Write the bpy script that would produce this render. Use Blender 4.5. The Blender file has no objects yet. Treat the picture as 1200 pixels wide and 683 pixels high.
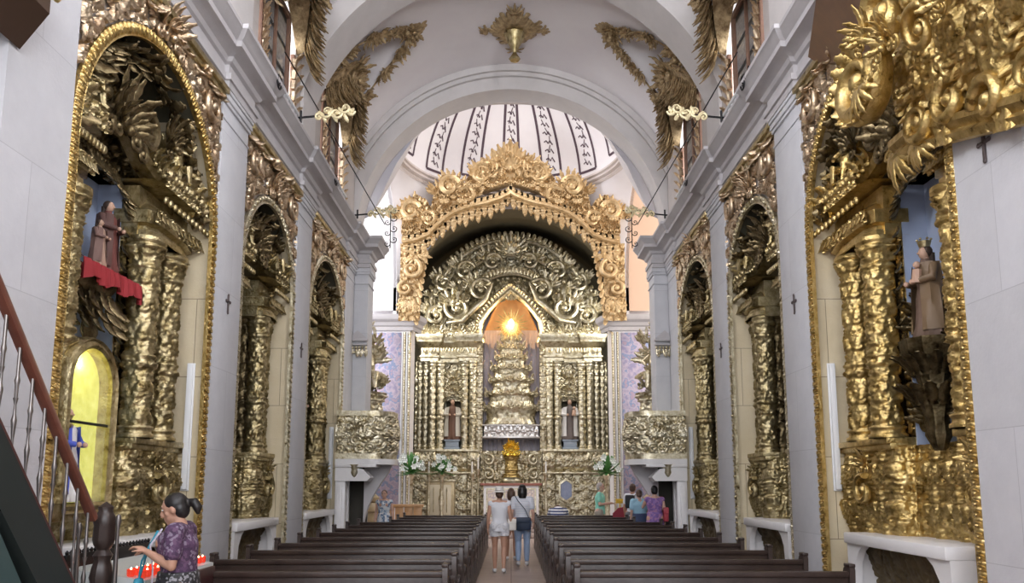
import bpy, bmesh, math, random
import numpy as np
from mathutils import Vector, Matrix
PI = math.pi
C = bpy.context.scene.collection
# ------------------------------------------------------------------ camera
FPX, U0, V0, PITCH, EYE = 930.0, 599.0, 435.0, math.radians(8), 1.68
cam_d = bpy.data.cameras.new('camera'); cam = bpy.data.objects.new('camera', cam_d); C.objects.link(cam)
cam.location = (0, 0, EYE); cam.rotation_euler = (PI/2 + PITCH, 0, 0)
cam_d.sensor_width = 36; cam_d.lens = 36*FPX/1200
cam_d.shift_x = (600-U0)/1200; cam_d.shift_y = (V0-341.5)/1200
cam_d.clip_end = 200
bpy.context.scene.camera = cam

def at(u, v, y):
    """point of the place at depth y seen at photo pixel u, v"""
    a = (u-U0)/FPX; b = (V0-v)/FPX
    c = math.cos(PITCH)-b*math.sin(PITCH); d = math.sin(PITCH)+b*math.cos(PITCH)
    t = y/c
    return Vector((a*t, y, EYE+d*t))

# ------------------------------------------------------------------ mesh builder
def basis(n, up=(0, 0, 1)):
    n = Vector(n).normalized(); up = Vector(up)
    if abs(n.dot(up)) > .97: up = Vector((1, 0, 0))
    x = up.cross(n).normalized(); y = n.cross(x).normalized()
    return x, y, n

class MB:
    def __init__(s): s.V = []; s.F = []; s.n = 0
    def add(s, V, F):
        V = np.asarray(V, dtype=float).reshape(-1, 3)
        s.V.append(V); k = s.n
        if isinstance(F, np.ndarray): s.F.append(F + k)
        else:
            for f in F: s.F.append([i+k for i in f])
        s.n += len(V)
        return s
    def merge(s, o, M=None):
        V = np.concatenate(o.V) if o.V else np.zeros((0, 3))
        if M is not None:
            A = np.array(M); V = V @ A[:3, :3].T + A[:3, 3]
        k = s.n; s.V.append(V)
        for f in o.F:
            if isinstance(f, np.ndarray): s.F.append(f + k)
            else: s.F.append([i+k for i in f])
        s.n += len(V)
        return s
    def box(s, x0, x1, y0, y1, z0, z1, bev=0.0):
        if bev > 0:
            b = min(bev, abs(x1-x0)*.45, abs(y1-y0)*.45, abs(z1-z0)*.45)
            P = []
            cx, cy, cz = (x0+x1)/2, (y0+y1)/2, (z0+z1)/2
            hx, hy, hz = abs(x1-x0)/2, abs(y1-y0)/2, abs(z1-z0)/2
            bm = bmesh.new(); bmesh.ops.create_cube(bm, size=2)
            for v in bm.verts: v.co = (cx+v.co.x*hx, cy+v.co.y*hy, cz+v.co.z*hz)
            bmesh.ops.bevel(bm, geom=list(bm.edges), offset=b, segments=2, affect='EDGES', profile=.5)
            bm.verts.index_update()
            s.add([v.co[:] for v in bm.verts], [[v.index for v in f.verts] for f in bm.faces]); bm.free()
            return s
        x0, x1 = min(x0, x1), max(x0, x1); y0, y1 = min(y0, y1), max(y0, y1); z0, z1 = min(z0, z1), max(z0, z1)
        V = [(x0,y0,z0),(x1,y0,z0),(x1,y1,z0),(x0,y1,z0),(x0,y0,z1),(x1,y0,z1),(x1,y1,z1),(x0,y1,z1)]
        return s.add(V, [(0,3,2,1),(4,5,6,7),(0,1,5,4),(1,2,6,5),(2,3,7,6),(3,0,4,7)])
    def grid(s, P, closeu=False, closev=False, flip=False, cut=None):
        P = np.asarray(P, dtype=float); nu, nv = P.shape[:2]
        I = np.arange(nu*nv).reshape(nu, nv)
        iu = np.arange(nu if closeu else nu-1); iv = np.arange(nv if closev else nv-1)
        A, B = np.meshgrid(iu, iv, indexing='ij'); A1 = (A+1) % nu; B1 = (B+1) % nv
        F = np.stack([I[A, B], I[A1, B], I[A1, B1], I[A, B1]], -1)
        if cut is not None:
            keep = (cut[A, B] | cut[A1, B1])
            F = F[keep]
        F = F.reshape(-1, 4)
        if flip: F = F[:, ::-1]
        s.add(P.reshape(-1, 3), F)
        return s
    def tube(s, pts, rad, n=8, flat=1.0, normal=None, cap=True):
        pts = [Vector(p) for p in pts]; m = len(pts)
        if not hasattr(rad, '__len__'): rad = [rad]*m
        rings = []
        ref = Vector(normal).normalized() if normal is not None else None
        px = None
        for i, p in enumerate(pts):
            t = (pts[min(i+1, m-1)] - pts[max(i-1, 0)])
            if t.length < 1e-9: t = Vector((0, 0, 1))
            t.normalize()
            if ref is not None:
                x = ref.cross(t)
                if x.length < 1e-4: x = t.orthogonal()
                x.normalize(); y = t.cross(x)
            else:
                if px is None: x = t.orthogonal().normalized()
                else:
                    x = px - t*px.dot(t)
                    if x.length < 1e-5: x = t.orthogonal()
                    x.normalize()
                px = x; y = t.cross(x)
            r = rad[i]
            rings.append([p + x*(r*math.cos(2*PI*k/n)) + y*(r*flat*math.sin(2*PI*k/n)) for k in range(n)])
        V = [v[:] for rg in rings for v in rg]
        F = []
        for i in range(m-1):
            for k in range(n):
                F.append((i*n+k, i*n+(k+1) % n, (i+1)*n+(k+1) % n, (i+1)*n+k))
        if cap:
            F.append(tuple(range(n-1, -1, -1))); F.append(tuple((m-1)*n+k for k in range(n)))
        return s.add(V, F)
    def lathe(s, prof, n=24, c=(0, 0, 0), axis=None, sx=1, sy=1, rip=0, nr=12):
        P = np.zeros((len(prof), n, 3)); a = np.arange(n)*2*PI/n
        for i, (r, z) in enumerate(prof):
            rr = r*(1+rip*np.cos(nr*a))
            P[i, :, 0] = rr*np.cos(a)*sx; P[i, :, 1] = rr*np.sin(a)*sy; P[i, :, 2] = z
        if axis is not None:
            x, y, z = basis(axis); A = np.array([x, y, z]); P = P @ A
        P = P + np.array(c)
        k = s.n
        s.grid(P, closev=True, flip=True)
        if prof[0][0] > 1e-4: s.F.append([k+i for i in range(n-1, -1, -1)])
        if prof[-1][0] > 1e-4: s.F.append([k+(len(prof)-1)*n+i for i in range(n)])
        return s
    def ell(s, c, r, n=12, M=None):
        if not hasattr(r, '__len__'): r = (r, r, r)
        m = max(6, n//2+2); th = np.linspace(0, PI, m); ph = np.arange(n)*2*PI/n
        V = [(0, 0, 1)]; F = []
        for i in range(1, m-1):
            for p in ph: V.append((math.sin(th[i])*math.cos(p), math.sin(th[i])*math.sin(p), math.cos(th[i])))
        V.append((0, 0, -1)); V = np.array(V)*np.array(r)
        if M is not None: V = V @ np.array(M)[:3, :3].T
        V = V+np.array(c)
        L = len(V)-1
        for k in range(n):
            F.append((0, 1+k, 1+(k+1) % n)); F.append((L, L-n+(k+1) % n, L-n+k))
        for i in range(m-3):
            for k in range(n):
                a = 1+i*n+k; b = 1+i*n+(k+1) % n
                F.append((a, a+n, b+n, b))
        return s.add(V, F)
    def loft(s, rings, n=20, cap=True):
        """rings: (cx, cy, cz, rx, ry) horizontal ellipses from bottom to top"""
        P = np.zeros((len(rings), n, 3)); a = np.arange(n)*2*PI/n
        for i, (cx, cy, cz, rx, ry) in enumerate(rings):
            P[i, :, 0] = cx+rx*np.cos(a); P[i, :, 1] = cy+ry*np.sin(a); P[i, :, 2] = cz
        k = s.n; s.grid(P, closev=True, flip=True)
        if cap:
            s.F.append([k+i for i in range(n-1, -1, -1)]); s.F.append([k+(len(rings)-1)*n+i for i in range(n)])
        return s
    def prism(s, poly, axis, a0, a1):
        """extrude a 2-D polygon; axis 0: poly in (y,z); 1: (x,z); 2: (x,y)"""
        n = len(poly)
        def mk(p, a): return (a, p[0], p[1]) if axis == 0 else (p[0], a, p[1]) if axis == 1 else (p[0], p[1], a)
        V = [mk(p, a0) for p in poly]+[mk(p, a1) for p in poly]
        ar = sum(poly[i][0]*poly[(i+1) % n][1]-poly[(i+1) % n][0]*poly[i][1] for i in range(n))
        F = [tuple(range(n)), tuple(range(2*n-1, n-1, -1))]
        for i in range(n): F.append((i, i+n, (i+1) % n+n, (i+1) % n))
        pos = (ar > 0) == (axis != 1)
        if (a1 > a0) == pos: F = [f[::-1] for f in F]
        return s.add(V, F)
    def obj(s, name, m, parent=None, smooth=True, angle=40, loc=None):
        V = np.concatenate(s.V); me = bpy.data.meshes.new(name)
        arrs = []; 
        tot = []
        loops = []
        for f in s.F:
            if isinstance(f, np.ndarray):
                loops.append(f.reshape(-1)); tot.append(np.full(len(f), f.shape[1]))
            else:
                loops.append(np.array(f)); tot.append(np.array([len(f)]))
        loops = np.concatenate(loops).astype(np.int32); tot = np.concatenate(tot).astype(np.int32)
        me.vertices.add(len(V)); me.vertices.foreach_set('co', V.astype(np.float32).ravel())
        me.loops.add(len(loops)); me.loops.foreach_set('vertex_index', loops)
        me.polygons.add(len(tot)); st = np.concatenate([[0], np.cumsum(tot)[:-1]]).astype(np.int32)
        me.polygons.foreach_set('loop_start', st); me.polygons.foreach_set('loop_total', tot)
        me.update(calc_edges=True); me.validate()
        if smooth:
            me.polygons.foreach_set('use_smooth', np.ones(len(me.polygons), dtype=bool))
            if angle and len(V) < 60000: me.set_sharp_from_angle(angle=math.radians(angle))
        me.materials.append(m)
        o = bpy.data.objects.new(name, me); C.objects.link(o)
        if parent: o.parent = parent
        if loc is not None: o.location = loc
        return o

def thing(name, label, cat, loc=(0, 0, 0), rz=0, group=None):
    o = bpy.data.objects.new(name, None); C.objects.link(o)
    o.empty_display_size = .1
    o.location = loc; o.rotation_euler = (0, 0, rz); o['label'] = label; o['category'] = cat
    if group: o['group'] = group
    return o
def tag(o, label, cat, group=None):
    o['label'] = label; o['category'] = cat
    if group: o['group'] = group
    return o
def struct(o):
    o['kind'] = 'structure'; return o
def dup(root, loc, rz, label=None, group=None, scale=None):
    r = root.copy(); C.objects.link(r); r.location = loc; r.rotation_euler = (0, 0, rz)
    if scale: r.scale = scale
    if label: r['label'] = label
    if group: r['group'] = group
    for ch in list(root.children):
        c = ch.copy(); C.objects.link(c); c.parent = r
        for g in ch.children:
            d = g.copy(); C.objects.link(d); d.parent = c
    return r

# ------------------------------------------------------------------ materials
def mat(name, col, rough=.6, metal=0, emis=None, es=0, var=0.0, vscale=4, col2=None, bump=0, bscale=40, spec=.5, trans=0, alpha=1, detail=6):
    m = bpy.data.materials.new(name); m.use_nodes = True; nt = m.node_tree; b = nt.nodes['Principled BSDF']
    b.inputs['Base Color'].default_value = (*col, 1); b.inputs['Roughness'].default_value = rough
    b.inputs['Metallic'].default_value = metal; b.inputs['Specular IOR Level'].default_value = spec
    if emis: b.inputs['Emission Color'].default_value = (*emis, 1); b.inputs['Emission Strength'].default_value = es
    if trans: b.inputs['Transmission Weight'].default_value = trans
    if alpha < 1: b.inputs['Alpha'].default_value = alpha
    tc = nt.nodes.new('ShaderNodeTexCoord')
    if col2 is not None:
        n = nt.nodes.new('ShaderNodeTexNoise'); n.inputs['Scale'].default_value = vscale; n.inputs['Detail'].default_value = detail
        n.inputs['Roughness'].default_value = .65
        r = nt.nodes.new('ShaderNodeValToRGB'); r.color_ramp.elements[0].position = .5-var; r.color_ramp.elements[1].position = .5+var
        r.color_ramp.elements[0].color = (*col, 1); r.color_ramp.elements[1].color = (*col2, 1)
        nt.links.new(tc.outputs['Object'], n.inputs['Vector']); nt.links.new(n.outputs['Fac'], r.inputs['Fac'])
        nt.links.new(r.outputs['Color'], b.inputs['Base Color'])
    if bump:
        n = nt.nodes.new('ShaderNodeTexNoise'); n.inputs['Scale'].default_value = bscale; n.inputs['Detail'].default_value = 4
        bp = nt.nodes.new('ShaderNodeBump'); bp.inputs['Strength'].default_value = bump; bp.inputs['Distance'].default_value = .02
        nt.links.new(tc.outputs['Object'], n.inputs['Vector']); nt.links.new(n.outputs['Fac'], bp.inputs['Height'])
        nt.links.new(bp.outputs['Normal'], b.inputs['Normal'])
    return m
def gold(name, c1, c2, rough=.3, bsc=22, bst=.5):
    m = mat(name, c1, rough, .92, var=.16, vscale=9, col2=c2, bump=bst, bscale=bsc)
    r = [n for n in m.node_tree.nodes if n.type == 'VALTORGB'][0]
    e = r.color_ramp.elements.new(.40); e.color = (*c1, 1)
    r.color_ramp.elements[0].position = .30; r.color_ramp.elements[0].color = (c1[0]*.22, c1[1]*.17, c1[2]*.12, 1)
    r.color_ramp.elements[2].position = .66
    return m
def stone(name, c1, c2, bw=1.2, bh=.55, joint=(.45,.42,.40), jw=.006, vscale=1.6, axes='yz', rough=.75):
    m = mat(name, c1, rough, 0, var=.25, vscale=vscale, col2=c2, bump=.12, bscale=30, spec=.3)
    nt = m.node_tree; b = nt.nodes['Principled BSDF']
    ramp = [n for n in nt.nodes if n.type == 'VALTORGB'][0]
    tc = [n for n in nt.nodes if n.type == 'TEX_COORD'][0]
    sep = nt.nodes.new('ShaderNodeSeparateXYZ'); cmb = nt.nodes.new('ShaderNodeCombineXYZ')
    nt.links.new(tc.outputs['Object'], sep.inputs[0])
    nt.links.new(sep.outputs['XYZ'.index(axes[0].upper())], cmb.inputs[0]); nt.links.new(sep.outputs['XYZ'.index(axes[1].upper())], cmb.inputs[1])
    br = nt.nodes.new('ShaderNodeTexBrick'); br.inputs['Scale'].default_value = 1; br.inputs['Brick Width'].default_value = bw
    br.inputs['Row Height'].default_value = bh; br.inputs['Mortar Size'].default_value = jw; br.inputs['Mortar Smooth'].default_value = .3
    br.inputs['Color1'].default_value = (1, 1, 1, 1); br.inputs['Color2'].default_value = (.93, .93, .92, 1); br.inputs['Mortar'].default_value = (*joint, 1)
    nt.links.new(cmb.outputs[0], br.inputs['Vector'])
    mx = nt.nodes.new('ShaderNodeMixRGB'); mx.blend_type = 'MULTIPLY'; mx.inputs[0].default_value = 1
    nt.links.new(ramp.outputs[0], mx.inputs[1]); nt.links.new(br.outputs[0], mx.inputs[2]); nt.links.new(mx.outputs[0], b.inputs['Base Color'])
    return m
def pattern(name, cols, scale=25, rough=.8, kind='voronoi'):
    m = mat(name, cols[0], rough); nt = m.node_tree; b = nt.nodes['Principled BSDF']
    tc = [n for n in nt.nodes if n.type == 'TEX_COORD'][0]
    r = nt.nodes.new('ShaderNodeValToRGB'); r.color_ramp.interpolation = 'CONSTANT'
    while len(r.color_ramp.elements) < len(cols): r.color_ramp.elements.new(.5)
    for i, c in enumerate(cols):
        r.color_ramp.elements[i].position = i/len(cols); r.color_ramp.elements[i].color = (*c, 1)
    if kind == 'voronoi':
        n = nt.nodes.new('ShaderNodeTexVoronoi'); n.inputs['Scale'].default_value = scale
        s = nt.nodes.new('ShaderNodeSeparateColor'); nt.links.new(n.outputs['Color'], s.inputs[0]); out = s.outputs[0]
    elif kind == 'noise':
        n = nt.nodes.new('ShaderNodeTexNoise'); n.inputs['Scale'].default_value = scale; n.inputs['Detail'].default_value = 3
        mr = nt.nodes.new('ShaderNodeMapRange'); mr.inputs[1].default_value = .3; mr.inputs[2].default_value = .7
        nt.links.new(n.outputs['Fac'], mr.inputs[0]); out = mr.outputs[0]
    else:
        n = nt.nodes.new('ShaderNodeTexWave'); n.inputs['Scale'].default_value = scale; n.bands_direction = kind; out = n.outputs['Fac']
    nt.links.new(tc.outputs['Object'], n.inputs['Vector']); nt.links.new(out, r.inputs['Fac']); nt.links.new(r.outputs[0], b.inputs['Base Color'])
    return m

G_old = gold('old_gold', (.35,.275,.125), (.62,.53,.32), .38, bst=.45, bsc=34)
G_dark = gold('shade_toned_gilding', (.13,.095,.045), (.34,.27,.15), .40, bst=.4)  # gold for recessed carving, with the recess shade put into its colour
G_pale = gold('pale_gold', (.50,.43,.27), (.84,.79,.63), .38, bst=.35, bsc=30)
G_rich = gold('rich_gold', (.50,.35,.12), (.74,.57,.26), .36, bst=.4, bsc=34)
G_arch = mat('matte_arch_gold', (.46,.30,.13), .45, .5, var=.2, vscale=6, col2=(.76,.58,.34), bump=.5, bscale=20)
G_vault = mat('dull_vault_gilding', (.20,.13,.06), .5, .45, var=.16, vscale=9, col2=(.58,.44,.25), bump=.5, bscale=25)
G_red = gold('gold_over_red_ground', (.48,.33,.20), (.76,.65,.48), .38)
Plaster = mat('lilac_plaster', (.80,.775,.80), .85, var=.3, vscale=1.2, col2=(.87,.85,.86), bump=.05)
VaultM = mat('vault_plaster', (.80,.76,.79), .9, var=.3, vscale=.8, col2=(.88,.86,.87), bump=.04)
RibM = mat('rib_stone', (.60,.575,.565), .8, var=.3, vscale=2.5, col2=(.70,.67,.66), bump=.1)
WallM = stone('wall_stone', (.52,.475,.455), (.62,.575,.555), 1.9, .78, joint=(.80,.79,.78), jw=.004)
PilM = stone('pilaster_stone', (.57,.575,.61), (.65,.655,.685), 3.0, 1.05, joint=(.75,.75,.75), jw=.004, vscale=3)  # bluish cast of the light mixed into the stone colour
CorM = mat('cornice_stone', (.47,.45,.46), .8, var=.3, vscale=3, col2=(.57,.55,.56), bump=.1)
RevM = stone('jamb_cream_stone', (.66,.56,.37), (.74,.65,.47), 2, 1.0, vscale=2, axes='xz')
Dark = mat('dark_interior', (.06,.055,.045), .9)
DarkBack = mat('shade_toned_back', (.12,.115,.08), .8)  # shade of the deep chapels put into the colour of backs and soffits
Marble = mat('white_marble', (.80,.79,.80), .35, var=.25, vscale=3, col2=(.88,.87,.87))
Wood = mat('dark_bench_wood', (.030,.018,.015), .34, var=.2, vscale=3, col2=(.058,.037,.030), bump=.15, bscale=12)
WoodR = mat('red_brown_rail_wood', (.12,.04,.028), .3, var=.25, vscale=6, col2=(.19,.07,.045))
WoodL = mat('light_orange_wood', (.55,.30,.13), .45, var=.25, vscale=5, col2=(.66,.40,.2))
BrownM = mat('brown_soffit_wood', (.10,.045,.03), .45, var=.3, vscale=3, col2=(.2,.1,.05))
Iron = mat('black_iron', (.03,.03,.032), .4, .8)
Steel = mat('worn_steel', (.26,.24,.23), .3, .9)
FloorM = stone('floor_stone', (.40,.31,.28), (.50,.41,.37), .9, .6, joint=(.5,.45,.42), jw=.012, axes='yx', rough=.4)
Teal = mat('green_grey_board', (.045,.085,.085), .5, var=.2, vscale=4, col2=(.06,.10,.098))
DarkTeal = mat('dark_green_stringer', (.02,.028,.027), .55)
White = mat('white_paint', (.82,.84,.86), .5)
Blue = mat('pale_blue_cloth', (.42,.50,.66), .8)

# ------------------------------------------------------------------ carved relief tiles
TN = 160
def make_tile(seed, nv=7, nl=16, nb=20, sym=True):
    rs = random.Random(seed); H = np.zeros((TN, TN))
    ys, xs = np.mgrid[0:TN, 0:TN]/TN
    def stamp(x, y, r, h):
        k = int(r*TN)+2; ix = int(round(x*TN)); iy = int(round(y*TN))
        I = (np.arange(-k, k+1)+ix); J = (np.arange(-k, k+1)+iy)
        dx = I/TN-x; dy = J/TN-y
        d2 = (dx[None, :]**2+dy[:, None]**2)/(r*r)
        v = h*np.sqrt(np.clip(1-d2, 0, 1))
        s = np.ix_(J % TN, I % TN); H[s] = np.maximum(H[s], v)
    def both(x, y, r, h):
        stamp(x, y, r, h)
        if sym: stamp(1-x, y, r, h)
    for _ in range(nv):
        cx, cy = rs.uniform(.05, .48), rs.random(); R = rs.uniform(.09, .17); tw = rs.choice([-1, 1]); ph = rs.uniform(0, 2*PI)
        turns = rs.uniform(1.2, 1.9); n = 70
        for i in range(n):
            t = i/n; a = ph+tw*t*turns*2*PI; r = R*(1-.82*t)
            both(cx+r*math.cos(a), cy+r*math.sin(a), .030*(1-.45*t)+.008*math.sin(t*40)**2, .75+.15*t)
        both(cx, cy, .035, 1)
        # acanthus leaves thrown off the scroll
        for k in range(5):
            a = ph+tw*(.2+k*.55)
            bx, by = cx+R*math.cos(a), cy+R*math.sin(a); b = a+tw*.9
            for i in range(14):
                t = i/14; w = .026*math.sin(PI*(.15+.8*t))
                xx = bx+.13*t*math.cos(b+t*tw*.9); yy = by+.13*t*math.sin(b+t*tw*.9)
                both(xx, yy, w+.004, .6+.25*math.sin(t*PI)-.1*(i % 2))
    for _ in range(nl):
        x, y, a = rs.uniform(0, .5), rs.random(), rs.uniform(0, 2*PI); L = rs.uniform(.06, .14); cu = rs.uniform(-1.5, 1.5)
        for i in range(14):
            t = i/14
            both(x+L*t*math.cos(a+cu*t), y+L*t*math.sin(a+cu*t), .022*math.sin(PI*(.1+.85*t))+.003, .35+.3*math.sin(t*PI))
    for _ in range(nb): both(rs.uniform(0, .5), rs.random(), rs.uniform(.010, .02), rs.uniform(.4, .8))
    return H
TILES = [make_tile(s) for s in (3, 8, 21, 34)]
TCOL = [make_tile(s, nv=4, nl=26, nb=34) for s in (5, 11)]
def samp(T, u, v):
    x = (u % 1)*TN; y = (v % 1)*TN
    x0 = np.floor(x).astype(int) % TN; y0 = np.floor(y).astype(int) % TN; fx = x-np.floor(x); fy = y-np.floor(y)
    x1 = (x0+1) % TN; y1 = (y0+1) % TN
    return (T[y0, x0]*(1-fx)+T[y0, x1]*fx)*(1-fy)+(T[y1, x0]*(1-fx)+T[y1, x1]*fx)*fy
def relief(mb, P, N, U, V, T, amp, cut=None, **k):
    """displace point grid P along N by tile T sampled at U, V (in tiles)"""
    h = samp(T, U, V)
    c = None if cut is None else h > cut
    mb.grid(P+N*(amp*h)[..., None], cut=c, **k)
    return mb
def flat_relief(mb, x0, x1, z0, z1, y, amp, T, size=.6, res=.016, cut=None, mask=None, off=(0, 0)):
    """carved panel in local XZ facing -Y"""
    nu = max(3, int((x1-x0)/res)); nv = max(3, int((z1-z0)/res))
    X, Z = np.meshgrid(np.linspace(x0, x1, nu), np.linspace(z0, z1, nv), indexing='ij')
    P = np.stack([X, np.full_like(X, y), Z], -1); N = np.zeros_like(P); N[..., 1] = -1
    h = samp(T, (X-(x0+x1)/2)/size+.5+off[0], (Z-z0)/size+off[1]); 
    c = None
    if cut is not None: c = h > cut
    if mask is not None:
        m = mask(X, Z); c = m if c is None else (c & m)
    mb.grid(P+N*(amp*h)[..., None], cut=c)
    return mb
def carved_column(mb, cx, cy, z0, z1, r, T=None, amp=.045, n=56, res=.018, twist=0.0, size=.45):
    """column with base, rings, garland relief and leafy capital"""
    T = TCOL[0] if T is None else T
    H = z1-z0; nz = max(30, int(H/res)); t = np.linspace(0, 1, nz); a = np.arange(n)*2*PI/n
    rr = np.empty(nz)
    for i, q in enumerate(t):
        z = q*H
        if z < .05: f = 1.45
        elif z < .09: f = 1.25
        elif z < .13: f = 1.38
        elif z < .15: f = 1.05
        elif q > .975: f = 1.55
        elif q > .955: f = 1.35
        elif q > .86: f = 1.05+.35*((q-.86)/.095)**2
        elif q > .845: f = 1.18
        elif abs(q-.36) < .012: f = 1.22
        elif abs(q-.40) < .008: f = 1.14
        else: f = 1.0+.03*math.sin(q*PI)
        rr[i] = r*f
    A, Tt = np.meshgrid(a, t, indexing='ij'); R = np.broadcast_to(rr, A.shape)
    m = ((Tt*H > .15) & (Tt < .955))*1.0
    k = max(1, round(2*PI*r/size))
    h = samp(T, A/(2*PI)*k+Tt*twist, Tt*H/size)*m
    R = R+amp*h*np.where(Tt > .86, 1.3, 1.0)
    P = np.stack([cx+R*np.cos(A), cy+R*np.sin(A), z0+Tt*H], -1)
    mb.grid(P, closeu=True)
    mb.lathe([(rr[0], z0), (0.001, z0)], 8, (cx, cy, 0)); mb.lathe([(0.001, z1), (rr[-1], z1)], 8, (cx, cy, 0))
    return mb
def relief_path(mb, pts, z0, z1, T, size=.45, amp=.07, res=.015, bulge=0.0, flip=1):
    """carved strip following a plan polyline; the relief stands to the right of travel"""
    P2 = []
    for i in range(len(pts)-1):
        a, b = np.array(pts[i], float), np.array(pts[i+1], float); n = max(1, int(np.linalg.norm(b-a)/res))
        for q in range(n): P2.append(a+(b-a)*q/n)
    P2.append(np.array(pts[-1], float)); P2 = np.array(P2); k = 3
    tg = np.gradient(P2, axis=0); tg = np.array([tg[max(0, i-k):i+k+1].mean(0) for i in range(len(tg))]); tg /= np.maximum(1e-9, np.linalg.norm(tg, axis=1))[:, None]
    nr = np.stack([tg[:, 1], -tg[:, 0]], -1)*flip
    dl = np.concatenate([[0], np.cumsum(np.linalg.norm(np.diff(P2, axis=0), axis=1))]); Z = np.linspace(z0, z1, max(4, int((z1-z0)/res)))
    bul = bulge*np.sin((Z-z0)/(z1-z0)*PI); U_, V_ = np.meshgrid(dl/size, (Z-z0)/size, indexing='ij')
    h = samp(T, U_, V_)*amp+bul[None, :]
    P = np.zeros(U_.shape+(3,)); P[..., 0] = P2[:, :1]+nr[:, :1]*h; P[..., 1] = P2[:, 1:]+nr[:, 1:]*h; P[..., 2] = Z[None, :]
    mb.grid(P); return mb
# ------------------------------------------------------------------ free-standing carving
def leaf(mb, p, d, nrm, L, W, curl=.5, n=9, lobes=4, th=.35):
    """fat acanthus leaf from p in direction d lying on a surface with normal nrm"""
    d = Vector(d).normalized(); nrm = Vector(nrm); nrm = (nrm-d*nrm.dot(d)).normalized()
    pts = []; rad = []; n = max(n, 10) if lobes else n
    p = Vector(p); step = L/(n-1)
    for i in range(n):
        t = i/(n-1); pts.append(p.copy())
        a = curl*1.5*t**1.4; p = p+(d*math.cos(a)+nrm*math.sin(a))*step
        if lobes:
            w = W*(.30+.62*math.sin(PI*min(1, t*.80+.12)))*(1+.30*math.cos(lobes*2*PI*t))*(1 if i < n-1 else .55)
        else: w = W*math.sin(PI*(.12+.86*t))**.8
        rad.append(max(w*.5, W*.04))
    return mb.tube(pts, rad, 8, th, normal=nrm)
def volute(mb, c, xd, zd, R, w, turns=1.4, ph=0, tw=1, th=1.0, n=30, tail=0):
    """spiral scroll in plane xd,zd, centre c"""
    xd = Vector(xd).normalized(); zd = Vector(zd).normalized(); nn = xd.cross(zd)
    pts = []; rad = []
    for i in range(n):
        t = i/(n-1); a = ph+tw*t*turns*2*PI; r = R*(1-.86*t)
        pts.append(Vector(c)+xd*(r*math.cos(a))+zd*(r*math.sin(a))+nn*(tail*t)); rad.append(w*(.55+.6*math.sin(PI*min(1, t*1.3+.15)))*(1-.35*t))
    mb.tube(pts, rad, 8, th, normal=nn)
    mb.ell(c, w*1.3, 8)
    return mb
def spray(mb, c, xd, zd, size, seed=0, nl=9, nv=2, spread=2.6, th=.4):
    """palmette: leaves fanned about zd plus paired volutes, facing xd x zd"""
    rs = random.Random(seed); xd = Vector(xd).normalized(); zd = Vector(zd).normalized(); nn = xd.cross(zd)
    c = Vector(c)
    for i in range(nl):
        a = -spread/2+spread*i/(nl-1)
        d = zd*math.cos(a)+xd*math.sin(a)
        L = size*(.62+.38*math.cos(a*.8))*rs.uniform(.85, 1.1)
        leaf(mb, c+d*size*.06, d, nn, L, size*.24, curl=rs.uniform(.3, 1.0), th=th)
        leaf(mb, c+d*size*.04+nn*size*.05, d, nn, L*.6, size*.17, curl=rs.uniform(.8, 1.4), th=th)
    for k in range(nv):
        for s in (-1, 1):
            cc = c+xd*(s*size*(.3+.28*k))+zd*(size*(-.05-.12*k))+nn*size*.06
            volute(mb, cc, xd*s, zd, size*(.22-.04*k), size*.055, 1.3, ph=PI*.6, tw=-1, th=.9, n=22)
    mb.ell(c+nn*size*.12, (size*.1,)*3, 8)
    return mb
def tuft_line(mb, pts, nrms, size, seed=0, dens=1, side=None):
    """irregular leafage along a line of points"""
    rs = random.Random(seed)
    for i in range(len(pts)-1):
        p = Vector(pts[i]); q = Vector(pts[i+1]); n = Vector(nrms[i]).normalized(); t = (q-p)
        if t.length < 1e-6: continue
        L = t.length; t.normalize(); s = n.cross(t)
        for k in range(max(1, int(dens*2))):
            a = rs.uniform(-1.2, 1.2) if side is None else side*rs.uniform(.2, 1.5)
            d = t*math.cos(a)*rs.choice([1, 1, -1])+s*math.sin(a)
            leaf(mb, p+t*L*rs.random()+n*.01, d, n, size*rs.uniform(.6, 1.3), size*.42*rs.uniform(.7, 1.2), curl=rs.uniform(.2, 1.2), n=7, th=.4)
    return mb
def moulding(mb, path, prof, up=(0, 0, 1), close=False):
    """sweep profile (out, up) along path; 'out' is to the right of travel in the plane normal to up"""
    path = [Vector(p) for p in path]; up = Vector(up).normalized(); P = []
    m = len(path)
    for i, p in enumerate(path):
        a = path[i]-path[i-1] if i > 0 else path[1]-path[0]
        b = path[i+1]-path[i] if i < m-1 else path[-1]-path[-2]
        a.normalize(); b.normalize()
        na = a.cross(up).normalized(); nb = b.cross(up).normalized(); n = na+nb
        n = n/max(.3, n.dot(na)) if n.length > 1e-6 else na
        P.append([(p+n*o+up*h)[:] for o, h in prof])
    k = mb.n; mb.grid(P, closev=close)
    return mb
def sweep2(mb, path, nrm, prof):
    """sweep profile (side, out) along planar path; out is along nrm"""
    path = [Vector(p) for p in path]; nrm = Vector(nrm).normalized(); P = []; m = len(path)
    for i, p in enumerate(path):
        a = (path[i]-path[i-1] if i > 0 else path[1]-path[0]).normalized(); b = (path[i+1]-path[i] if i < m-1 else path[-1]-path[-2]).normalized()
        na = a.cross(nrm).normalized(); nb = b.cross(nrm).normalized(); n = na+nb; n = n/max(.4, n.dot(na))
        P.append([(p+n*s+nrm*o)[:] for s, o in prof])
    mb.grid(P)
    return mb
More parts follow.
